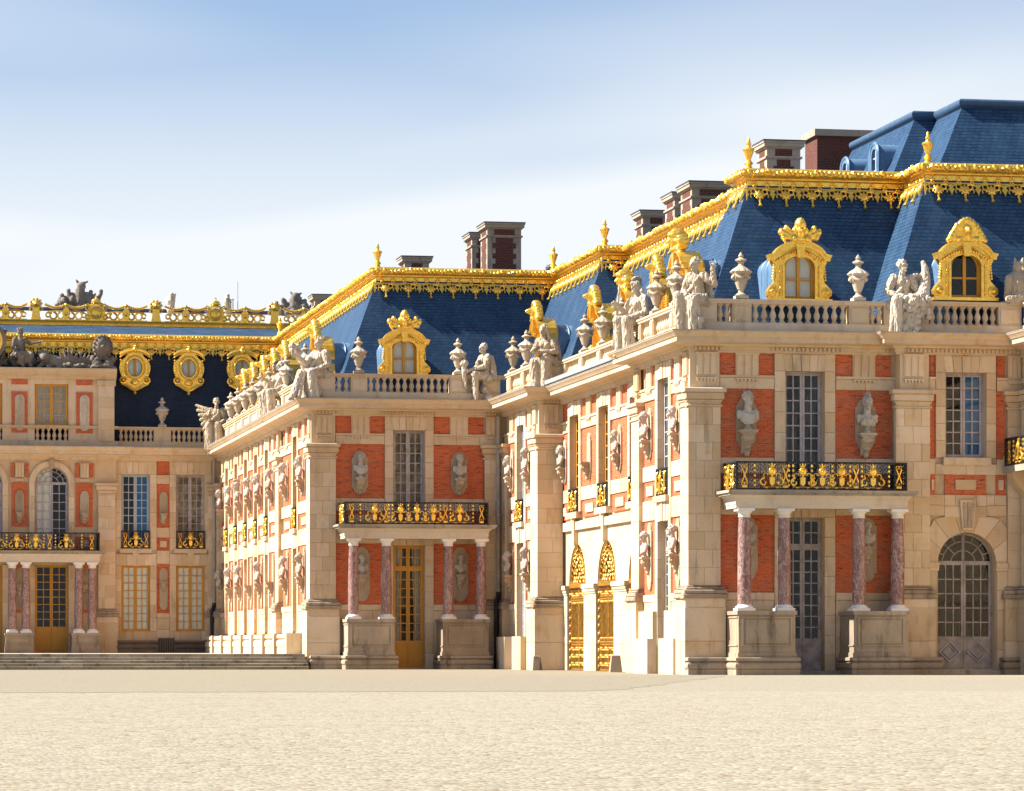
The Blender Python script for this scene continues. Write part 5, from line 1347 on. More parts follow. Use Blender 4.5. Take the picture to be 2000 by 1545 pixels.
# --- side, arcade
AR = (11.8, 17.05, 22.3); AW = 1.55
holes = [(-c - AW, -c + AW, 0, 4.76) for c in AR] + [(-c - 0.85, -c + 0.85, 5.95, 9.61) for c in AR]
core(WB, MR, -E2, -E1, 0, Z_COR, holes, depth=0.75)
for c in AR:
    arch_piece(WB, MR, -c - AW, -c + AW, 3.21, 4.76, -0.06, 0.75)
    surround(WB, MR, -c - 0.85, -c + 0.85, 5.95, 9.61, 0.32)
    window(WB, MR, -c - 0.85, -c + 0.85, 5.95, 9.61, 4, 8, 'ochre_paint', 'dark', depth=0.20)
    railing(WB, MR @ T(0, -0.10, 5.95), -c - 0.84, -c + 0.84, 'window'); slab('sill', WB, MR, 'limestone', -c - 1.0, -c + 1.0, 0.20, 0.3, 5.72, 5.95)
    slab('keystone', WB, MR, 'limestone', -c - 0.17, -c + 0.17, 0.12, 0.2, 4.70, 5.72)
for a, b in ((-E2, -AR[2] - AW), (-AR[2] + AW, -AR[1] - AW), (-AR[1] + AW, -AR[0] - AW), (-AR[0] + AW, -E1)):
    blocks(WB, MR, 'limestone', a, b, 0.02, 0.1, 0.0, 3.0, 1.0, length=1.2, gap=0.008)
    for z0, z1, k in ((2.86, 2.94, 0.05), (2.94, 3.06, 0.08), (3.06, 3.22, 0.12)): slab('impost', WB, MR, 'limestone', a - 0.05, b + 0.05, k, 0.4, z0, z1)
blocks(WB, MR, 'limestone', -E2, -E1, 0.06, 0.12, 5.28, 5.62, 0.4, length=1.5)
for a, b in ((-E2, -AR[2] - 1.17), (-AR[2] + 1.17, -AR[1] - 1.17), (-AR[1] + 1.17, -AR[0] - 1.17), (-AR[0] + 1.17, -E1)):
    brick_bay(WB, MR, a + 0.10, b - 0.10, low=False); bands(WB, MR, a, b, [], low=False)
niche(WB, MR, -14.42, 7.72, 7.10, 8.80, 'sunlit bust between the second and third arcade windows from the inner corner', var=3, k=0.86)
niche(WB, MR, -19.68, 7.72, 7.10, 8.80, '', bust=False)
niche(WB, MR, -24.2, 7.72, 7.10, 8.80, 'smooth pale bust squeezed beside the projecting pier at the arcade end', var=1, k=0.86)
def gate():
    b = MB(); W = AW * 2 - 0.1; zs = 3.21
    for x in (-W / 2, W / 2 - 0.08, -0.05): b.box(x, x + 0.09, -0.03, 0.05, 0, zs)
    for z in (0.02, 0.95, 1.05, 2.62, 2.72, 3.08): b.box(-W / 2, W / 2, -0.025, 0.045, z, z + 0.06)
    b.box(-W / 2 - 0.05, W / 2 + 0.05, -0.10, 0.10, 3.12, 3.30)
    n = 14
    for i in range(n):
        x = -W / 2 + W * (i + 0.5) / n
        b.tube([(x, 0, 0.05), (x, 0, 3.1)], 0.022, 5)
        for z in (1.18, 2.52): b.ball((x, 0, z), (0.045, 0.04, 0.08), 6, 5)
        for z in (0.25, 0.55, 0.82, 2.86): b.arc(x, z, 0.065, 30 * i, 30 * i + 310, 0.022, -0.01, 8, 4)
    for i in range(10):
        b.ball((-W / 2 + 0.03, -0.05, 0.15 + 0.3 * i), (0.06, 0.05, 0.10), 6, 5)
    r = AW - 0.06
    b.arc(0, zs, r, 0, 180, 0.05, 0, 24, 6); b.arc(0, zs, r * 0.78, 0, 180, 0.035, 0, 24, 5)
    for i in range(17): a = pi * (i + 0.5) / 17; b.tube([(r * .78 * cos(a), 0, zs + r * .78 * sin(a)), (r * cos(a), 0, zs + r * sin(a))], 0.025, 4); b.ball((r * .9 * cos(a), -0.02, zs + r * .9 * sin(a)), 0.05, 6, 4)
    g_ = random.Random(4)
    for rr, n in ((0.62, 9), (0.42, 6), (0.2, 3)):
        for i in range(n): a = pi * (i + 0.5) / n; b.arc(r * rr * cos(a), zs + 0.06 + r * rr * sin(a), 0.115, g_.uniform(0, 360), g_.uniform(400, 680), 0.03, 0, 9, 4)
    return b.mesh('gate', 'worn_gilding')
for c in AR:
    gt = add('gate', cached('gate', gate), WB, MR @ T(-c, 0.14, 0))
    gt['label'] = 'gilded wrought iron gate under an arch'
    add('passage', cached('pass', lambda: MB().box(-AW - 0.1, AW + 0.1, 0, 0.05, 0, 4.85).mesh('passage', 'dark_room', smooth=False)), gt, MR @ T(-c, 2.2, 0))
# --- side, inner pavilion
core(WB, MP, 0.06, REC + 0.2, 0, Z_COR, [])
pilaster(WB, MP, 0.0, REC - 0.02, corner=-1, out=0.18); pilaster(WB, MS, -26.0, -24.855, corner=2)
triglyph(WB, MP, 0.38, 0.60, out=0.16); triglyph(WB, MS, -25.45, 0.66, out=0.16); slab('frieze_block', WB, MP, 'limestone', -0.10, REC, 0.10, 0.16, Z_ARC, Z_FR1)
dentils(WB, MP, 0.0, REC)
core(WB, MS, -(YA - YB), -E2 - 0.62, 0, Z_COR, [(-29.45, -27.95, 5.80, 9.61), (-29.45, -27.95, 0.6, 4.98)])
for a, b in ((-27.6, -26.0), (-31.25, -29.8)): brick_bay(WB, MS, a, b)
bands(WB, MS, -32.4, -26.0, [(-29.8, -27.6)])
surround(WB, MS, -29.45, -27.95, 5.72, 9.61); surround(WB, MS, -29.45, -27.95, 0.6, 4.98, top=5.72)
pilaster(WB, MS, -32.4, -31.35)
window(WB, MS, -29.45, -27.95, 5.80, 9.61, 4, 9, 'lilac_paint', 'dark+brown', depth=0.17)
window(WB, MS, -29.45, -27.95, 0.6, 4.98, 4, 8, 'lilac_paint', 'dark', depth=0.17, panel=0.6)
railing(WB, MS @ T(0, -0.10, 5.80), -29.43, -27.97, 'window'); slab('sill', WB, MS, 'limestone', -29.6, -27.8, 0.20, 0.3, 5.60, 5.80)
for a, b in ((-27.9, -26.1), (-31.3, -29.5)): slab('plinth_block', WB, MS, 'limestone', a, b, 0.55, 0.6, 0.0, 1.3)
niche(WB, MS, -26.8, 7.66, 7.05, 8.80, 'upper bust between inner pavilion window and projecting pier, facing the court', var=0, k=0.98)
niche(WB, MS, -30.6, 7.66, 7.05, 8.80, 'upper bust in the inner corner beside the rain pipe', var=3, k=0.86)
niche(WB, MS, -26.8, 3.75, 2.65, 5.0, 'large white lower bust between inner pavilion window and projecting pier', var=0, k=1.03)
niche(WB, MS, -30.6, 3.75, 2.65, 5.0, 'lower white bust in the inner corner beside the rain pipe', var=1, k=0.95)
# --- eaves and balustrade
cB, rB = eaves(WB, WALL, SEG_B)
rB['label'] = 'stone balustrade along the roof'
balusters(rB, M1, [('S', 0.0, 0.80), ('B', 0.82, 1.28, 2), ('S', 1.30, 1.92), ('B', 1.94, 5.10, 11), ('S', 5.12, 5.78), ('B', 5.80, 6.25, 2), ('S', 6.27, A2)])
balusters(rB, M2, [('S', A2, 7.62), ('B', 7.64, 9.92, 9), ('S', 9.94, 10.7)])
balusters(rB, MS, [('S', -0.70, -0.20), ('B', -2.55, -0.72, 6), ('S', -3.0, -2.57), ('B', -5.4, -3.02, 8), ('S', -5.9, -5.42), ('B', -7.3, -5.92, 5), ('S', -8.0, -7.32)])
balusters(rB, MR, [('S', -9.2, -8.1), ('B', -11.4, -9.22, 8), ('S', -12.0, -11.42), ('B', -14.6, -12.02, 9), ('S', -15.2, -14.62), ('B', -17.8, -15.22, 9), ('S', -18.4, -17.82), ('B', -21.0, -18.42, 9), ('S', -21.6, -21.02), ('B', -24.2, -21.62, 9), ('S', -24.7, -24.22)])
balusters(rB, MP, [('S', 0.0, REC + 0.3)])
balusters(rB, MS, [('S', -26.4, -25.2), ('B', -28.2, -26.42, 6), ('S', -28.8, -28.22), ('B', -31.0, -28.82, 8), ('S', -31.8, -31.02)])
# --- roof
def roof_faces(path, segs, z0, z1, off, mat, name, parent):
    b = MB(); lo = offset(path, off)
    for s_ in segs: b._add([(*lo[s_], z0), (*lo[s_ + 1], z0), (*path[s_ + 1], z1), (*path[s_], z1)], [(0, 1, 2, 3)])
    return add(name, b.mesh(name, mat, smooth=False), parent)
def hips(path, idx, z0, z1, off, parent):
    lo = offset(path, off)
    for i in idx:
        b = MB(); b.tube([(*lo[i], z0), (*path[i], z1)], 0.05, 6); add('hip_roll', b.mesh('hip_roll', 'lead'), parent)
roofB = roof_faces(ROOF, RSEG_B, ZR0, ZR1 + 0.2, 2.0, 'blue_slate', 'roof', WB); roofB['label'] = 'steep blue slate mansard roof'
gB = gold_cornice(WB, ROOF, RSEG_B); gB['label'] = 'gilded roof cornice with hanging fringe'
dk = MB()
for a in ((XB + 4.0, XB + 20, YB + 4.6, YA + 5.5), (XB + 3.0, XB + 4.05, YB + 27.4, YA + 5.5), (XB + 3.0, XB + 4.05, YB + 4.6, YB + 6.4), (XB + 8.35, XB + 20, YB + 2.2, YB + 4.7)): dk.box(a[0], a[1], a[2], a[3], 16.2, 16.56)
add('roof_deck', dk.mesh('roof_deck', 'dark_lead', smooth=False), WB)
gut = MB().box(XB + 0.05, XB + 20, YB + 0.2, YB + 5, 10.9, 11.05); gut.box(XB + 0.05, XB + 5, YB + 5, YA + 5, 10.9, 11.05); gut.box(XB + A2, XB + 20, YB - 0.2, YB + 0.3, 10.9, 11.05)
add('gutter', gut.mesh('gutter', 'lead_flashing', smooth=False), WB)
fin = cached('fin', make_finial)
for x, y in ((XB + 3.05, YB + 4.75), (XB + 8.45, YB + 2.35), (XB + 3.1, YB + 27.6), (XB + 2.9, YA + 4.4)): add('finial', fin, WB, T(x, y, ZG + 0.05))
dormer(WB, FRONT(XB + 3.80, YB + 1.15, 12.02), 0, 'blind'); dormer(WB, FRONT(XB + 8.98, YB + 0.0, 12.05), 1, 'dark')
for s_, off in ((4.5, 0.75), (11.8, REC + 0.9), (17.1, REC + 0.9), (22.4, REC + 0.9), (28.7, 0.75)): dormer(WB, SIDE(XB + off, YB + s_, 12.0), 0 if s_ in (4.5, 17.1) else 1, 'blind', 1.5 if s_ == 4.5 else 2.6, 1.8)
for a in ((31.45, 32.55, 139.4, 140.8, 16.3, 18.3), (31.67, 32.34, 134.8, 136.4, 16.3, 18.45), (31.3, 32.9, 130.4, 132.2, 16.3, 18.3), (31.18, 32.36, YB + 9, YB + 10.3, 16.3, 18.23)): chimney(roofB, *a)
# ================================================================== projecting end block
WE = thing('palace_wing', 'sunlit stone end block with a small gilded balcony on a curved bracket', 'building', (XE, YB - YJ, 0), 'brick wings round the court')
ME = SIDE(XE, YB - YJ)
core(WE, ME, 0.2, 8.6, 0, Z_COR, [])
add('wall', MB().box(XE + 0.1, XE + 6, YB - 9.0, YB - 8.5, 0, Z_COR).mesh('wall', 'limestone', smooth=False), WE)
brick_bay(WE, ME, 1.0, 2.0)
bands(WE, ME, 0.2, 8.6, []); pilaster(WE, ME, 0.25, 0.95, out=0.14)
triglyph(WE, ME, 0.6, 0.5, out=0.14)
r_ = slab('balcony_slab', WE, ME, 'weathered_slab', 0.15, 3.0, 0.72, 0.72, 6.42, 6.62)
br = MB(); P = [(-0.66, 6.42), (-0.62, 6.20), (-0.40, 5.95), (-0.20, 5.72), (0.02, 5.60), (0.02, 6.42)]
br._add([(0.35, y, z) for y, z in P] + [(0.95, y, z) for y, z in P], [tuple(range(6)), tuple(range(11, 5, -1))] + [(i, (i + 1) % 6, (i + 1) % 6 + 6, i + 6) for i in range(6)])
add('bracket', br.mesh('bracket', 'limestone', angle=60), WE, ME)
railing(WE, ME @ T(0, -0.64, 6.62), 0.2, 3.0, 'end'); railing(WE, ME @ T(0.2, -0.32, 6.62) @ RZ(-pi / 2), -0.32, 0.32, 'window')
cE, rE = eaves(WE, WALL, SEG_E)
balusters(rE, ME, [('S', 0.2, 0.7), ('B', 0.75, 2.6, 7), ('S', 2.65, 3.2), ('B', 3.25, 5.2, 7), ('S', 5.25, 5.9)])
add('roof_deck', MB().box(XE + 0.2, XE + 6, YB - 8.8, YB + 0.5, 10.85, 11.0).mesh('roof_deck', 'dark_lead', smooth=False), WE)

# ================================================================== middle wing
WA = thing('palace_wing', 'red brick and stone wing with an ochre door under its marble portico', 'building', (XA, YA, 0), 'brick wings round the court')
NA_ = 'the ochre-door wing'
F1 = FRONT(XA, YA); F2 = SIDE(XA, YA)
core(WA, F1, 0.06, 7.90, 0, Z_COR, [(3.23, 4.52, 5.80, 9.61), (3.23, 4.52, 0.05, 4.98)])
for a, b in ((0.89, 2.90), (4.88, 6.93)): brick_bay(WA, F1, a, b)
bands(WA, F1, 0.89, 7.7, [(2.88, 4.87)])
surround(WA, F1, 3.23, 4.52, 5.72, 9.61); surround(WA, F1, 3.23, 4.52, 0.0, 4.98, top=5.72)
pilaster(WA, F1, 0.0, 0.89, corner=-1); torus_bench(WA, F1, -0.10, 1.05, 0.62, 0.5); pilaster(WA, F1, 6.93, 7.60)
triglyph(WA, F1, 0.42, 0.66, out=0.16); triglyph(WA, F1, 7.3, 0.6, out=0.16); slab('frieze_block', WA, F1, 'limestone', -0.10, 0.87, 0.10, 0.16, Z_ARC, Z_FR1)
window(WA, F1, 3.23, 4.52, 5.80, 9.61, 4, 9, 'lilac_paint', 'beige', label='tall window with brown drapes')
window(WA, F1, 3.23, 4.52, 0.05, 4.98, 4, 8, 'ochre_paint', 'dark+white', panel=1.05, transom=(0.90, 2), name='door', label='ochre painted glazed door under the portico')
portico(WA, F1, (1.42, 2.74, 5.24, 6.56), ((1.16, 3.02), (4.98, 6.82)), 0.90, 7.02, dep=1.40)
niche(WA, F1, 1.88, 7.68, 7.02, 8.76, 'marble bust with draped chest, upper wall between corner pilaster and window of ' + NA_, var=1, k=0.98)
niche(WA, F1, 5.91, 7.68, 7.02, 8.76, 'marble bust, upper wall between window and rain pipe of ' + NA_, var=0, k=0.98)
niche(WA, F1, 1.95, 3.80, 2.72, 4.92, 'pale bust behind the left column pair of the portico with ochre door', var=0, k=0.82)
niche(WA, F1, 5.95, 3.80, 2.72, 4.92, 'dark bust behind the right column pair of the portico with ochre door', var=3, k=0.82)
dentils(WA, F1, 0.0, 1.0); dentils(WA, F1, 2.7, 5.0); dentils(WA, F1, 6.9, 7.7)
wins = [(4.75, 6.10), (14.85, 16.15), (19.0, 20.3), (23.1, 24.4), (27.3, 28.6), (31.4, 32.7)]
bricks = [(0.9, 4.35), (6.50, 9.90), (11.9, 14.5), (16.5, 18.65), (20.65, 22.75), (24.75, 26.95), (28.95, 31.05), (33.05, 35.2)]
core(WA, F2, -(YC - YA) - 0.3, -0.62, 0.3, Z_COR, [(-b, -a, 5.80, 9.61) for a, b in wins] + [(-b, -a, 1.55, 4.98) for a, b in wins])
for i, (a, b) in enumerate(bricks):
    brick_bay(WA, F2, -b, -a)
    c = (a + b) / 2
    nth = ('first', 'second', 'third', 'fourth', 'fifth', 'sixth', 'seventh', 'eighth')[i]
    niche(WA, F2, -c, 7.70, 7.05, 8.80, 'upper sunlit bust, %s from the front corner on the long side of %s' % (nth, NA_), var=(3, 0, 1, 3, 0, 2, 1, 0)[i], k=0.98)
    niche(WA, F2, -c, 3.75, 2.65, 5.0, 'lower sunlit bust, %s from the front corner on the long side of %s' % (nth, NA_), var=(0, 1, 2, 0, 3, 1, 0, 3)[i], k=0.98, bust=i not in (2, 4))
bands(WA, F2, -35.6, -0.9, [(-b - 0.32, -a + 0.32) for a, b in wins], zdado=0.6)
for a, b in wins:
    surround(WA, F2, -b, -a, 5.72, 9.61, 0.32); surround(WA, F2, -b, -a, 1.55, 4.98, 0.32, top=5.72)
    window(WA, F2, -b, -a, 5.80, 9.61, 4, 9, 'ochre_paint', 'dark', depth=0.17, panes=False); window(WA, F2, -b, -a, 1.55, 4.98, 4, 7, 'ochre_paint', 'blind', depth=0.17, panes=False)
    railing(WA, F2 @ T(0, -0.10, 5.80), -b + 0.02, -a - 0.02, 'window'); slab('sill', WA, F2, 'limestone', -b - 0.1, -a + 0.1, 0.20, 0.3, 5.60, 5.80)
pilaster(WA, F2, -0.89, -0.055, corner=2); pilaster(WA, F2, -11.4, -10.2, zb=0.6); pilaster(WA, F2, -36.0, -35.3, zb=0.6)
for s_ in (0.4, 10.8): triglyph(WA, F2, -s_, 0.62, out=0.16)
for i in range(8):      # moulded footing on the terrace between low piers
    a = 1.3 + i * 4.2; torus_bench(WA, F2, -a - 3.7, -a - 0.35, 0.75, 0.6, h=0.80, z=0.62, name='footing', mat='limestone')
    slab('pier', WA, F2, 'limestone', -a - 0.30, -a + 0.15, 0.95, 0.9, 0.62, 1.46)
cA, rA = eaves(WA, WALL, SEG_A)
balusters(rA, F1, [('S', 0.0, 0.88), ('B', 0.90, 1.50, 2), ('S', 1.52, 2.18), ('B', 2.20, 5.52, 12), ('S', 5.54, 6.26), ('B', 6.28, 6.86, 2), ('S', 6.88, 7.6)])
pc = [('S', -0.85, -0.2)]; a = 0.85
for i in range(11): pc += [('P', -a - 2.6, -a), ('S', -a - 3.15, -a - 2.6)]; a += 3.15
balusters(rA, F2, pc)
roofA = roof_faces(ROOF, RSEG_A, ZR0, ZR1 + 0.2, 2.0, 'blue_slate', 'roof', WA); roofA['label'] = 'steep blue slate mansard roof'
gA = gold_cornice(WA, ROOF, RSEG_A); gA['label'] = 'gilded roof cornice with hanging fringe'
add('roof_deck', MB().box(XA + 3.25, XB + 18, YA + 4.6, YC + 12, 16.15, 16.54).mesh('roof_deck', 'dark_lead', smooth=False), WA)
gut = MB().box(XA + 0.05, XB + 4, YA + 0.2, YA + 5, 10.9, 11.04); gut.box(XA + 0.05, XA + 5, YA + 5, YC + 3, 10.9, 11.04)
add('gutter', gut.mesh('gutter', 'lead_flashing', smooth=False), WA)
for x, y in ((XA + 3.3, YA + 4.75), (XA + 3.3, YC + 2.0)): add('finial', fin, WA, T(x, y, ZG + 0.05))
dormer(WA, FRONT(XA + 3.86, YA + 1.15, 11.95), 0, 'blind')
for s_ in (5.4, 15.5, 19.6, 23.7, 27.9, 31.9): dormer(WA, SIDE(XA + 0.95, YA + s_, 11.95), int(s_) % 2, 'blind', 2.6, 1.8)
for a in ((23.57, 24.62, YA + 8, YA + 9.2, 16.3, 17.5), (26.83, 27.64, YA + 10, YA + 11.5, 16.3, 18.8), (26.96, 28.42, YA + 7, YA + 8.6, 16.3, 18.9), (22.62, 23.7, YA + 30, YA + 31.3, 16.3, 18.0)): chimney(roofA, *a)
b = MB(); b.lathe([(0.22, 16.5), (0.22, 16.85), (0.26, 16.86), (0.27, 16.95), (0.20, 17.05), (0.05, 17.1)], 12, (29.6, YA + 6.3, 0)); add('roof_vent', b.mesh('roof_vent', 'dark_lead'), roofA)
b = MB(); b.lathe([(0.3, 16.5), (0.3, 16.95), (0.05, 17.0)], 12, (28.9, YA + 8.3, 0)); add('roof_vent', b.mesh('roof_vent', 'copper_green'), roofA)
def downpipe(parent, x, y, zl):
    b = MB(); b.tube([(x, y, 10.2), (x, y, 3.1)], 0.085, 8)
    for z in (8.6, 6.2, 3.4): b.lathe([(0.085, z - 0.06), (0.115, z - 0.04), (0.115, z + 0.04), (0.085, z + 0.06)], 8, (x, y, 0))
    p = add('downpipe', b.mesh('downpipe', 'pipe_paint'), parent)
    c = MB(); c.tube([(x, y, 3.12), (x, y, 2.95), (x - 0.12, y - 0.22, 2.7), (x - 0.12, y - 0.22, zl)], [0.09, 0.10, 0.10, 0.09], 8); add('foot', c.mesh('foot', 'cast_iron'), p)
downpipe(WA, XB - 0.30, YA - 0.30, 0.0)

# ================================================================== central block on its terrace
TER = 0.62
te = thing('stone_steps', 'broad worn stone steps up to the terrace of the central block', 'steps', (XA - 12, YA - 0.6, 0))
g_ = random.Random(9)
for i in range(5):
    z0, z1 = TER * i / 5, TER * (i + 1) / 5; y0 = YA - 1.9 + 0.36 * i; x = XA - 30.0; k = 0
    while x < XA - 0.42 - 0.02:
        w = min(1.9 + (0.35 if (i + k) % 2 else 0), XA - 0.42 - x)
        add('step_block', boxmesh('step_stone', round(w - 0.012, 2), 0.42 if i < 4 else 0.6, z1 - z0 - 0.004, 0.014), te, T(x + w / 2, y0, z0)); add('nosing', boxmesh('step_stone', round(w - 0.012, 2), 0.30, 0.035, 0.01), te, T(x + w / 2, y0 - 0.035, z1 - 0.030)); x += w; k += 1
tf = MB().box(XA - 40, XA + 0.3, YA + 0.13, YC + 0.3, 0.0, TER - 0.006)
tr_ = add('terrace', tf.mesh('terrace', 'step_stone', smooth=False)); tr_['kind'] = 'structure'; tr_['label'] = 'pale stone terrace before the central block'

WC = thing('central_building', 'recessed central palace block with clock attic, oval gilded dormers and gold crest', 'building', (XA - 8, YC, TER))
C1 = FRONT(XA, YC); C2 = FRONT(XA, YC - 0.35)
wn = [(-2.15, -0.72), (-4.87, -3.45)]
core(WC, C1, -5.3, 0.2, TER - 0.1, Z_COR, [(a, b, 5.80, 9.50) for a, b in wn] + [(a, b, 1.70, 4.97) for a, b in wn])
brick_bay(WC, C1, -3.12, -2.45); bands(WC, C1, -5.1, 0.0, [(a - 0.33, b + 0.33) for a, b in wn], zdado=TER)
for a, b in wn:
    surround(WC, C1, a, b, 5.72, 9.50, 0.33); surround(WC, C1, a, b, 1.70, 4.97, 0.33, top=5.55)
    railing(WC, C1 @ T(0, -0.10, 5.80), a + 0.01, b - 0.01, 'window'); slab('sill', WC, C1, 'limestone', a - 0.1, b + 0.1, 0.16, 0.3, 5.58, 5.80)
    slab('keystone', WC, C1, 'limestone', (a + b) / 2 - 0.16, (a + b) / 2 + 0.16, 0.13, 0.2, 4.95, 5.58)
    blocks(WC, C1, 'limestone', a - 0.33, b + 0.33, 0.05, 0.11, TER, 1.70, 0.55, length=1.0)
    window(WC, C1, a, b, 1.70, 4.97, 4, 8, 'ochre_paint', 'blind', depth=0.14, label='ochre window with white blinds')
window(WC, C1, *wn[0], 5.80, 9.50, 4, 9, 'lilac_paint', 'beige'); window(WC, C1, *wn[1], 5.80, 9.50, 4, 9, 'white_paint', 'dark+blue')
niche(WC, C1, -2.78, 7.55, 7.05, 8.65, '', w=0.40, bust=False, k=0.75); niche(WC, C1, -2.78, 4.15, 2.75, 4.85, '', w=0.40, bust=False, k=0.75)
pilaster(WC, C1, -0.55, 0.0, out=0.10, zb=TER)
torus_bench(WC, C1, -5.0, 0.0, 0.6, 0.6, h=0.62, z=TER, mat='grimy_plinth')
slab('grille', WC, C1, 'grimy_plinth', -3.1, -2.3, 0.75, 0.2, TER, TER + 0.75)
for i in range(7): slab('grille_bar', WC, C1, 'cast_iron', -3.08 + 0.115 * i, -3.03 + 0.115 * i, 0.78, 0.05, TER + 0.05, TER + 0.7)
# --- pavilion with round-headed windows
aw = [(-9.16, -7.50), (-12.40, -10.74), (-15.6, -13.95)]
core(WC, C2, -17.0, -5.15, TER - 0.1, Z_COR, [(a, b, 5.80, 9.83) for a, b in aw] + [(a, b, TER, 4.97) for a, b in aw])
for a, b in aw:
    arch_piece(WC, C2, a, b, 9.83 - (b - a) / 2, 9.83, -0.06, 0.55)
    window(WC, C2, a, b, 5.80, 9.83, 4, 7, 'lilac_paint', 'dark+half', arch=True)
    window(WC, C2, a, b, TER, 4.97, 4, 8, 'ochre_paint', 'dark', panel=1.25, name='door', label='ochre glazed door of the central portico')
    r = (b - a) / 2; ar_ = MB(); P = [(-cos(pi * i / 18), sin(pi * i / 18)) for i in range(19)]
    for i in range(18): ar_.prism([(P[i][0] * r, P[i][1] * r), (P[i][0] * (r + 0.28), P[i][1] * (r + 0.28)), (P[i + 1][0] * (r + 0.28), P[i + 1][1] * (r + 0.28)), (P[i + 1][0] * r, P[i + 1][1] * r)], -0.07, 0.05)
    add('archivolt', ar_.mesh('archivolt', 'limestone', angle=25), WC, C2 @ T((a + b) / 2, 0, 9.83 - r))
    add('keystone', CARVED['keystone'], WC, C2 @ T((a + b) / 2, -0.05, 9.82))
    blocks(WC, C2, 'limestone', a - 0.28, a, 0.07, 0.12, 5.80, 9.83 - r, 0.6); blocks(WC, C2, 'limestone', b, b + 0.28, 0.07, 0.12, 5.80, 9.83 - r, 0.6)
    blocks(WC, C2, 'limestone', a - 0.3, a, 0.06, 0.12, TER, 4.97, 0.6); blocks(WC, C2, 'limestone', b, b + 0.3, 0.06, 0.12, TER, 4.97, 0.6)
for a, b in ((-7.12, -6.31), (-10.29, -9.51), (-13.6, -12.8)):
    brick_bay(WC, C2, a, b, frieze=False)
    c = (a + b) / 2; niche(WC, C2, c, 7.55, 7.05, 8.65, '', w=0.44, bust=False, k=0.8); niche(WC, C2, c, 4.0, 2.75, 4.85, '', w=0.44, bust=False, k=0.8)
    for p, q in ((a - 0.05, c - 0.26), (c + 0.26, b + 0.05)): slab('brick_panel', WC, C2, 'red_brick', p, q, 0.02, 0.1, 9.30, 10.0)
    triglyph(WC, C2, c, 0.44, z0=9.30, z1=10.0)
pilaster(WC, C2, -6.05, -5.20, corner=0, zb=TER)
portico(WC, C2, (-6.42, -7.08, -9.66, -10.32, -12.9, -13.56), ((-7.42, -6.08), (-10.66, -9.32), (-13.9, -12.56)), -14.3, -5.88, dep=1.30, zt=4.80, zb=1.60, base=TER)
CPATH = [(XA - 17.0, YC - 0.35), (XA - 5.15, YC - 0.35), (XA - 5.15, YC), (XA + 0.6, YC)]
cC, rC = eaves(WC, CPATH, [0, 1, 2])
balusters(rC, C1, [('B', -5.0, -3.28, 7), ('S', -3.26, -2.40), ('B', -2.38, -0.6, 7), ('S', -0.58, 0.0)])
# --- attic storey
at_ = core(WC, C2, -17.0, -5.25, 11.1, 14.20, [(a, b, 11.12, 13.92) for a, b in aw], depth=0.6)
add('attic_wall', MB().box(XA - 17, XA - 5.3, YC + 0.5, YC + 2.2, 11.1, 14.2).mesh('attic_wall', 'limestone', smooth=False), WC) if False else None
add('attic_wall', MB().box(XA - 5.75, XA - 5.27, YC + 0.3, YC + 2.4, 11.1, 14.2).mesh('attic_wall', 'limestone', smooth=False), WC)
for a, b in aw:
    window(WC, C2, a, b, 11.90, 13.92, 4, 5, 'ochre_paint', 'sheer', depth=0.25, label='ochre attic window'); balusters(rC, C2, [('B', a, b, 6)], 11.12, 11.72, 0.2)
    slab('sill', WC, C2, 'limestone', a, b, 0.0, 0.4, 11.74, 11.90)
for a, b in ((-7.12, -6.31), (-10.29, -9.51), (-13.6, -12.8)):
    slab('brick_panel', WC, C2, 'red_brick', a, b, 0.0, 0.1, 11.50, 13.52); slab('brick_panel', WC, C2, 'red_brick', a, b, 0.0, 0.1, 13.88, 14.12)
    rl = MB(); P = []
    for i in range(12): q = pi * i / 11; P.append((0.24 * cos(q), 1.55 + 0.24 * sin(q)))
    for i in range(12): q = pi + pi * i / 11; P.append((0.24 * cos(q), 0.24 + 0.24 * sin(q)))
    rl.prism(P[::-1], -0.06, 0.02); g2 = random.Random(int(a * 10))
    for i in range(16): rl.ball((g2.uniform(-.15, .15), -0.06, 0.12 + 1.55 * i / 15), (0.07, 0.04, 0.07), 6, 4)
    add('relief', rl.mesh('relief', 'statue_stone'), WC, C2 @ T((a + b) / 2, 0, 11.60))
pl = slab('pilaster', WC, C2, 'limestone', -6.05, -5.25, 0.12, 0.2, 11.1, 14.2)
blocks(pl, C2, 'limestone', -6.05, -5.25, 0.14, 0.1, 11.1, 13.85, 0.55)
slab('capital', pl, C2, 'cornice_stone', -6.12, -5.18, 0.2, 0.26, 13.85, 14.15, 0.05)
APATH = [(XA - 17.0, YC - 0.35), (XA - 5.2, YC - 0.35), (XA - 5.2, YC + 2.4)]
ATC = [(-0.2, 14.15), (0.12, 14.15), (0.14, 14.28), (0.24, 14.32), (0.40, 14.40), (0.42, 14.52), (0.50, 14.62), (0.50, 14.68), (-0.2, 14.70)]
add('attic_cornice', sweep(APATH[:2] + [(XA - 5.2, YC + 2.4)], ATC, [0, 1]).mesh('attic_cornice', 'cornice_stone', angle=25), WC) if False else add('attic_cornice', sweep([(XA - 17.0, YC - 0.35), (XA - 5.15, YC - 0.35)], ATC, [0]).mesh('attic_cornice', 'cornice_stone', angle=25), WC)
add('attic_roof', MB().box(XA - 17.0, XA - 5.15, YC + 0.0, YC + 2.4, 14.2, 14.72).mesh('attic_roof', 'dark_lead', smooth=False), WC)
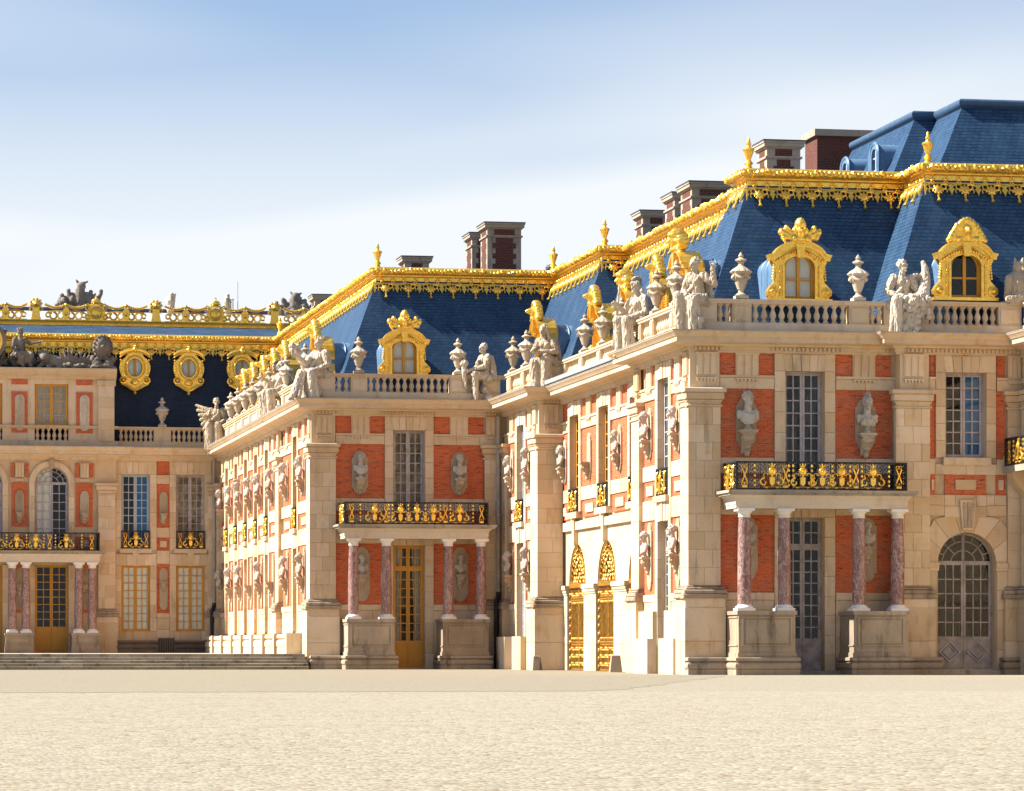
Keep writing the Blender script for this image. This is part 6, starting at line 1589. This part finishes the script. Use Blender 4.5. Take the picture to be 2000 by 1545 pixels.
# --- roof
RC = [(XA - 17.0, YC + 2.2), (XA + 7.0, YC + 2.2)]
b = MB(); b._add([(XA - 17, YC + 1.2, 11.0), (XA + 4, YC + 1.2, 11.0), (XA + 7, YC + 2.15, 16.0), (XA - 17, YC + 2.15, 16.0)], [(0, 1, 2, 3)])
rfC = add('roof', b.mesh('roof', 'shaded_slate', smooth=False), WC); rfC['label'] = 'nearly upright slate roof slope with shade put into its colour'
gC = gold_cornice(WC, RC, [0]); gC['label'] = 'gilded cornice with hanging fringe below the crest'
b = MB(); b._add([(XA - 17, YC + 2.3, ZG - 0.06), (XA + 7, YC + 2.3, ZG - 0.06), (XA + 7, YC + 6.2, 17.42), (XA - 17, YC + 6.2, 17.42)], [(0, 1, 2, 3)])
add('upper_roof', b.mesh('upper_roof', 'blue_slate', smooth=False), WC)
add('gutter', MB().box(XA - 17, XA + 4, YC + 0.2, YC + 2, 10.9, 11.03).mesh('gutter', 'lead_flashing', smooth=False), WC)
YK = YC + 6.3; x0, x1 = XA - 16.5, XA + 5.8
cb = sweep([(x0, YK), (x1, YK)], [(-0.1, 17.36), (0.12, 17.36), (0.14, 17.50), (0.05, 17.54), (0.10, 17.66), (0.0, 17.70), (-0.1, 17.70)], [0])
cr = add('roof_crest', cb.mesh('roof_crest', 'gilding', angle=30), WC); cr['label'] = 'gilded openwork crest of crowned shields, posts and garlands'
def post():
    b = MB(); b.box(-0.22, 0.22, -0.08, 0.08, 0, 0.12); b.prism([(-0.2, 0.1), (0.2, 0.1), (0.14, 0.62), (-0.14, 0.62)], -0.08, 0.08)
    b.ball((0, -0.02, 0.80), (0.20, 0.14, 0.20), 12, 8); b.ball((0, -0.12, 0.80), 0.10)
    for k in range(9): a = 2 * pi * k / 9; b.ball((0.24 * cos(a), -0.02, 0.82 + 0.22 * sin(a)), 0.075, 6, 5)
    for q in (-1, 1): b.arc(q * 0.2, 0.55, 0.1, 0, 320, 0.04, -0.02, 8, 5)
    return b.mesh('crest_post', 'gilding')
def shield():
    b = MB(); b.prism([(-0.48, 0), (0.48, 0), (0.42, 0.4), (0.34, 0.72), (-0.34, 0.72), (-0.42, 0.4)], -0.06, 0.06)
    b.ball((0, -0.06, 0.40), (0.26, 0.10, 0.28), 12, 8); b.arc(0, 0.40, 0.30, 0, 360, 0.045, -0.08, 20, 5)
    for q in (-1, 1): b.arc(q * 0.40, 0.18, 0.11, 0, 330, 0.045, -0.06, 10, 5); b.arc(q * 0.38, 0.62, 0.10, 0, 330, 0.04, -0.06, 10, 5); b.tube([(q * 0.2, -0.04, 0.72), (q * 0.42, -0.04, 0.86)], [0.05, 0.03], 5)
    b.lathe([(0.24, 0.76), (0.26, 0.84), (0.20, 0.86)], 12, sy=0.5); b.ball((0, 0, 0.98), (0.22, 0.14, 0.15), 12, 7); b.ball((0, 0, 1.15), 0.05); b.tube([(0, 0, 1.15), (0, 0, 1.28)], [0.035, 0.02], 5); b.tube([(-0.06, 0, 1.22), (0.06, 0, 1.22)], 0.018, 5)
    for k in range(5): b.ball((-0.2 + 0.1 * k, -0.1, 0.90), 0.04, 6, 4)
    return b.mesh('crest_shield', 'gilding')
def panel():
    w = 2.2; b = MB(); b.box(-w / 2, w / 2, -0.03, 0.03, 0, 0.05)
    for q in (-1, 1):
        b.arc(q * 0.28, 0.22, 0.15, 90, 90 - q * 330, 0.055, 0, 12, 5); b.arc(q * 0.66, 0.22, 0.17, 90, 90 + q * 330, 0.055, 0, 12, 5); b.arc(q * 0.94, 0.25, 0.11, 0, 330, 0.05, 0, 10, 5)
        b.tube([(q * 0.1, 0, 0.42), (q * 0.5, 0, 0.45), (q * 0.95, 0, 0.40)], 0.045, 5)
        P = [(q * (0.05 + 1.0 * i / 10), -0.02, 0.74 - 0.13 * sin(pi * i / 10)) for i in range(11)]
        for p in P: b.ball(p, 0.075, 6, 5)
    b.prism([(-0.12, 0), (0.12, 0), (0.17, 0.5), (0.0, 0.70), (-0.17, 0.5)], -0.05, 0.03); b.ball((0, -0.03, 0.74), 0.10); b.ball((0, -0.05, 0.32), 0.10)
    return b.mesh('crest_panel', 'gilding')
# crowned shields every 6 m, posts between
for i in range(-4, 6):
    x = 12.95 + 3.07 * i
    if x < x0 or x > x1: continue
    add('crest_shield' if i % 2 == 0 else 'crest_post', cached('shield', shield) if i % 2 == 0 else cached('post', post), cr, T(x, YK, 17.68) @ S(1.12, 1.1, 1.02))
    if x + 1.53 < x1: add('crest_panel', cached('cpanel', panel), cr, T(x + 1.53, YK, 17.68) @ S(0.98, 1.3, 1.05))
b = MB(); b._add([(XA - 17, YK + 0.1, 17.36), (XA + 6.0, YK + 0.1, 17.36), (XA + 6.0, YC + 10.0, 18.52), (XA - 17, YC + 10.0, 18.52), (XA + 6.0, YC + 14, 17.4), (XA - 17, YC + 14, 17.4)], [(0, 1, 2, 3), (3, 2, 4, 5)])
add('low_roof', b.mesh('low_roof', 'pale_lead', smooth=False), WC)
add('ridge', MB().box(XA - 17, XA + 6.0, YC + 9.9, YC + 10.1, 18.50, 18.68).mesh('ridge', 'dark_lead', smooth=False), WC)
for u in (14.55, 17.25, 19.95): oval_dormer(WC, FRONT(u, YC + 1.55, 14.92))
downpipe(WC, XA - 0.28, YC - 0.25, TER)
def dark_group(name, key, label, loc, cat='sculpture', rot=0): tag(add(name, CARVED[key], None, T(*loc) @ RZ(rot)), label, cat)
dark_group('sculpture_group', 'clock_group', 'dark weathered stone figure reclining among trophies beside the clock on the attic', (XA - 10.2, YC + 0.9, 14.70))
dark_group('shield_sculpture', 'shield', 'weathered stone round shield and helmets at the end of the attic cornice', (XA - 5.75, YC + 0.6, 14.70))
ck = thing('clock', 'round gilded clock face in a dark stone frame on the attic', 'clock', (XA - 11.35, YC + 0.4, 14.7))
b = MB(); P = [(cos(2 * pi * i / 40), sin(2 * pi * i / 40)) for i in range(40)]; b.ring([(x * 1.02, z * 1.02) for x, z in P], [(x * .86, z * .86) for x, z in P], -0.10, 0.25); b.box(-0.7, 0.7, -0.05, 0.3, -1.35, -0.85)
add('frame', b.mesh('frame', 'dark_sculpture_stone'), ck, T(XA - 11.55, YC + 0.3, 16.05))
b = MB(); b.prism([(x * .86, z * .86) for x, z in P], -0.02, 0.1); add('dial', b.mesh('dial', 'curtain', smooth=False), ck, T(XA - 11.55, YC + 0.3, 16.05))
b = MB(); b.ring([(x * .84, z * .84) for x, z in P], [(x * .62, z * .62) for x, z in P], -0.06, 0.0)
for k in range(12): a = 2 * pi * k / 12; b.ball((.72 * cos(a), -0.06, .72 * sin(a)), 0.07, 6, 4)
add('gilt_ring', b.mesh('gilt_ring', 'gilding'), ck, T(XA - 11.55, YC + 0.3, 16.05))
dark_group('roof_trophy', 'trophy', 'tall dark stone trophy of armour standing against the sky above the gilded crest', (12.35, YC + 10.5, 18.35))
dark_group('roof_trophy', 'trophy_small', 'dark stone trophy against the sky beside the brick and stone chimney of the central block', (23.6, YC + 10.0, 18.3))
dark_group('roof_statue', 'small_statue', 'small pale far statue on the roof ridge between two crowned shields', (17.1, YC + 10, 18.4), 'statue')
dark_group('roof_statue', 'small_statue', 'small pale far statue on the roof ridge next to the thin mast', (20.1, YC + 10, 18.4), 'statue', 1.2)
ms = MB(); ms.tube([(20.65, YC + 10, 18.3), (20.65, YC + 10, 20.2)], 0.02, 5); ms.tube([(20.4, YC + 10, 18.3), (20.4, YC + 10, 19.3)], 0.025, 5); ms.tube([(20.2, YC + 10, 19.25), (20.45, YC + 10, 19.25)], 0.02, 5)
tag(add('mast', ms.mesh('mast', 'lead_flashing')), 'thin lightning mast beside a small roof statue', 'mast')

# ================================================================== higher roof behind the wing with the gates
WD = thing('rear_building', 'higher rear building with plain blue slate roof and two small round-headed dormers', 'building', (40, YB + 16, 0))
DX1, DX2, DY1, DY2, DZ = 38.94, 39.76, 127.0, 123.9, 20.40
DP = [(DX1, 135.2), (DX1, DY1), (DX2, DY1), (DX2, DY2), (DX2 + 12, DY2)]
rd = roof_faces(DP, [0, 1, 2, 3], 16.5, DZ, 2.1, 'blue_slate', 'roof', WD)
lr = sweep(DP, [(-0.2, DZ - 0.12), (0.06, DZ - 0.12)] + [(0.04 + 0.15 * cos(radians(a)), DZ + 0.08 + 0.15 * sin(radians(a))) for a in range(-60, 91, 15)] + [(-0.2, DZ + 0.24)], [0, 1, 2, 3])
add('ridge_roll', lr.mesh('ridge_roll', 'roof_lead', angle=60), rd)
b = MB().box(37.97, 40.4, 137.0, 138.8, 14.0, 21.1)
c9 = add('chimney', b.mesh('chimney', 'chimney_brick', smooth=False), WD)
add('cap', MB().box(37.84, 40.53, 136.87, 138.93, 21.1, 21.36).mesh('cap', 'chimney_stone', smooth=False), c9)
add('wall', MB().box(DX1 - 1.5, DX2 + 12, DY1 + 0.5, DY1 + 8.0, 10, 16.6).mesh('wall', 'limestone', smooth=False), WD)
add('roof_deck', MB().box(DX1 + 0.1, DX2 + 12, DY1 + 0.1, 135.1, DZ - 0.1, DZ + 0.1).mesh('roof_deck', 'dark_lead', smooth=False), WD)
def lucarne(M):
    b = MB(); P = [(-0.42, 0), (-0.42, 0.95)] + [(-0.42 * cos(pi * i / 10), 0.95 + 0.36 * sin(pi * i / 10)) for i in range(1, 10)] + [(0.42, 0.95), (0.42, 0)]
    Q = [(-0.27, 0), (-0.27, 0.92)] + [(-0.27 * cos(pi * i / 10), 0.92 + 0.24 * sin(pi * i / 10)) for i in range(1, 10)] + [(0.27, 0.92), (0.27, 0)]
    b.ring(P, Q, 0, 0.15); b.tube([(x * 1.06, 0.02, z + 0.02) for x, z in P], 0.06, 5)
    d = add('lucarne', b.mesh('lucarne', 'lead'), WD, M)
    h = MB(); m = len(P); h._add([(x, 0.1, z) for x, z in P] + [(x, 1.5, z) for x, z in P], [(i, i + 1, i + 1 + m, i + m) for i in range(m - 1)]); add('hood', h.mesh('hood', 'lead'), d, M)
    s_ = MB(); s_.box(-0.03, 0.03, 0, 0.05, 0, 1.15); s_.box(-0.27, 0.27, 0.005, 0.04, 0.45, 0.49); s_.box(-0.27, 0.27, 0.005, 0.04, 0.85, 0.89); add('sash', s_.mesh('sash', 'white_paint', smooth=False), d, M @ T(0, 0.06, 0))
    for q in (-1, 1): add('pane', pane_mesh(0.24, 1.1), d, M @ T(q * 0.145, 0.10, 0))
    add('room', MB().box(-0.3, 0.3, 0, 0.03, 0, 1.2).mesh('room', 'dark_room', smooth=False), d, M @ T(0, 0.4, 0))
lucarne(SIDE(37.55, 127.7, 17.95) @ S(1.15)); lucarne(SIDE(37.55, 131.6, 17.95) @ S(1.15))

# ================================================================== urns along the balustrades
urn = make_urn(); RT = 11.88
def put_urn(M, x, who, y=0.15): tag(add('stone_urn', urn, None, M @ T(x, y, RT)), 'carved stone urn, ' + who, 'urn', 'stone urns on the balustrades')
put_urn(M1, 1.62, 'between the pointing statue and the blind-drawn dormer'); put_urn(M1, 5.46, 'between the blind-drawn dormer and the cornucopia statue')
put_urn(F1, 1.85, 'between the crowned corner statue and the dormer of ' + NA_); put_urn(F1, 5.90, 'between the front dormer and club-bearing statue of ' + NA_)
put_urn(C1, -2.83, 'alone before the dark roof of the central block')
put_urn(MS, -2.8, 'just behind the pointing corner statue', 0.15); put_urn(MS, -5.66, 'on the side balustrade next behind the helmeted statue')
for i, s_ in enumerate((11.7, 14.9, 18.1, 21.3)): put_urn(MR, -s_, '%s along the arcade balustrade' % ('first', 'second', 'third', 'fourth')[i])
put_urn(MS, -28.5, 'behind the seated woman on the inner pavilion'); put_urn(MS, -31.3, 'beside the club-bearing statue on the inner pavilion')
for i, s_ in enumerate((3.75, 10.05, 16.35, 19.5, 22.65, 25.8, 28.95, 32.1)): put_urn(F2, -s_, '%s from the front corner along the side of %s' % (('first', 'second', 'third', 'fourth', 'fifth', 'sixth', 'seventh', 'eighth')[i], NA_))

# ================================================================== statues
def statue(name, key, label, loc, rot, k): tag(add(name, CARVED[key], None, T(*loc) @ RZ(rot) @ S(k)), label, 'statue', 'statues seated on the balustrades')
statue('seated_statue', 'pointing', 'seated stone man in toga pointing one raised finger upward on the corner balustrade', (XB + 0.25, YB + 0.25, 11.72), radians(-48), 1.42)
statue('seated_statue', 'cornucopia', 'seated stone woman holding a large cornucopia with fruit spilling over the cornice', (XB + A2 + 0.20, YB - YJ + 0.30, 11.72), radians(0), 1.45)
statue('statue_group', 'owl', 'stone owl-headed trophy with draped body on the balustrade of the end block', (XE - 0.1, YB - YJ + 0.15, 11.9), 0.2, 1.15)
statue('seated_statue', 'crowned', 'seated stone woman with crown lifting a basket, corner of ' + NA_, (XA + 0.30, YA + 0.30, 11.75), radians(-52), 1.50)
statue('seated_statue', 'club', 'seated bare-legged stone man gripping a short club, in the inner corner of the roofs', (XB - 0.75, YA + 0.10, 11.72), radians(-72), 1.42)
statue('seated_statue', 'bent', 'seated stone woman bent forward with long drapery, on the projecting inner pavilion corner', (XB + 0.35, YB + E2 + 0.25, 11.72), radians(-38), 1.50)
statue('seated_statue', 'spear', 'seated stone woman in a crested helmet holding a spear, where the arcade begins', (XB + 0.15, YB + 8.3, 11.72), radians(-62), 1.50)
statue('seated_statue', 'pair_man', 'seated stone man, front one of the statue pair along ' + NA_, (XA + 0.2, YA + 11.6, 11.72), radians(-70), 1.50)
statue('seated_statue', 'pair_woman', 'seated stone woman with round shield, rear one of the statue pair along ' + NA_, (XA + 0.2, YA + 13.3, 11.72), radians(-60), 1.50)
statue('winged_statue', 'winged', 'winged stone figure seated at the far end of the side balustrade before the dark roof', (XA - 0.25, YC - 1.4, 11.72), radians(-20), 1.50)

# ================================================================== stone guard posts
def bollard():
    b = MB(); b.box(-0.20, 0.20, -0.20, 0.20, 0, 0.53, 0.06, 0.06); b.box(-0.14, 0.14, -0.14, 0.14, 0.53, 0.56, 0.03, 0.03); return b.mesh('guard_post', 'plinth_stone', smooth=False)
bo = bollard()
tag(add('guard_post', bo, None, T(25.98, 133.6, 0) @ RZ(0.15)), 'small tapered stone guard post before the projecting pier of the inner pavilion', 'bollard', 'stone guard posts')
tag(add('guard_post', bo, None, T(26.62, 122.3, 0) @ RZ(-0.1) @ S(1.08)), 'small tapered stone guard post before the arcade pillar between the gates', 'bollard', 'stone guard posts')
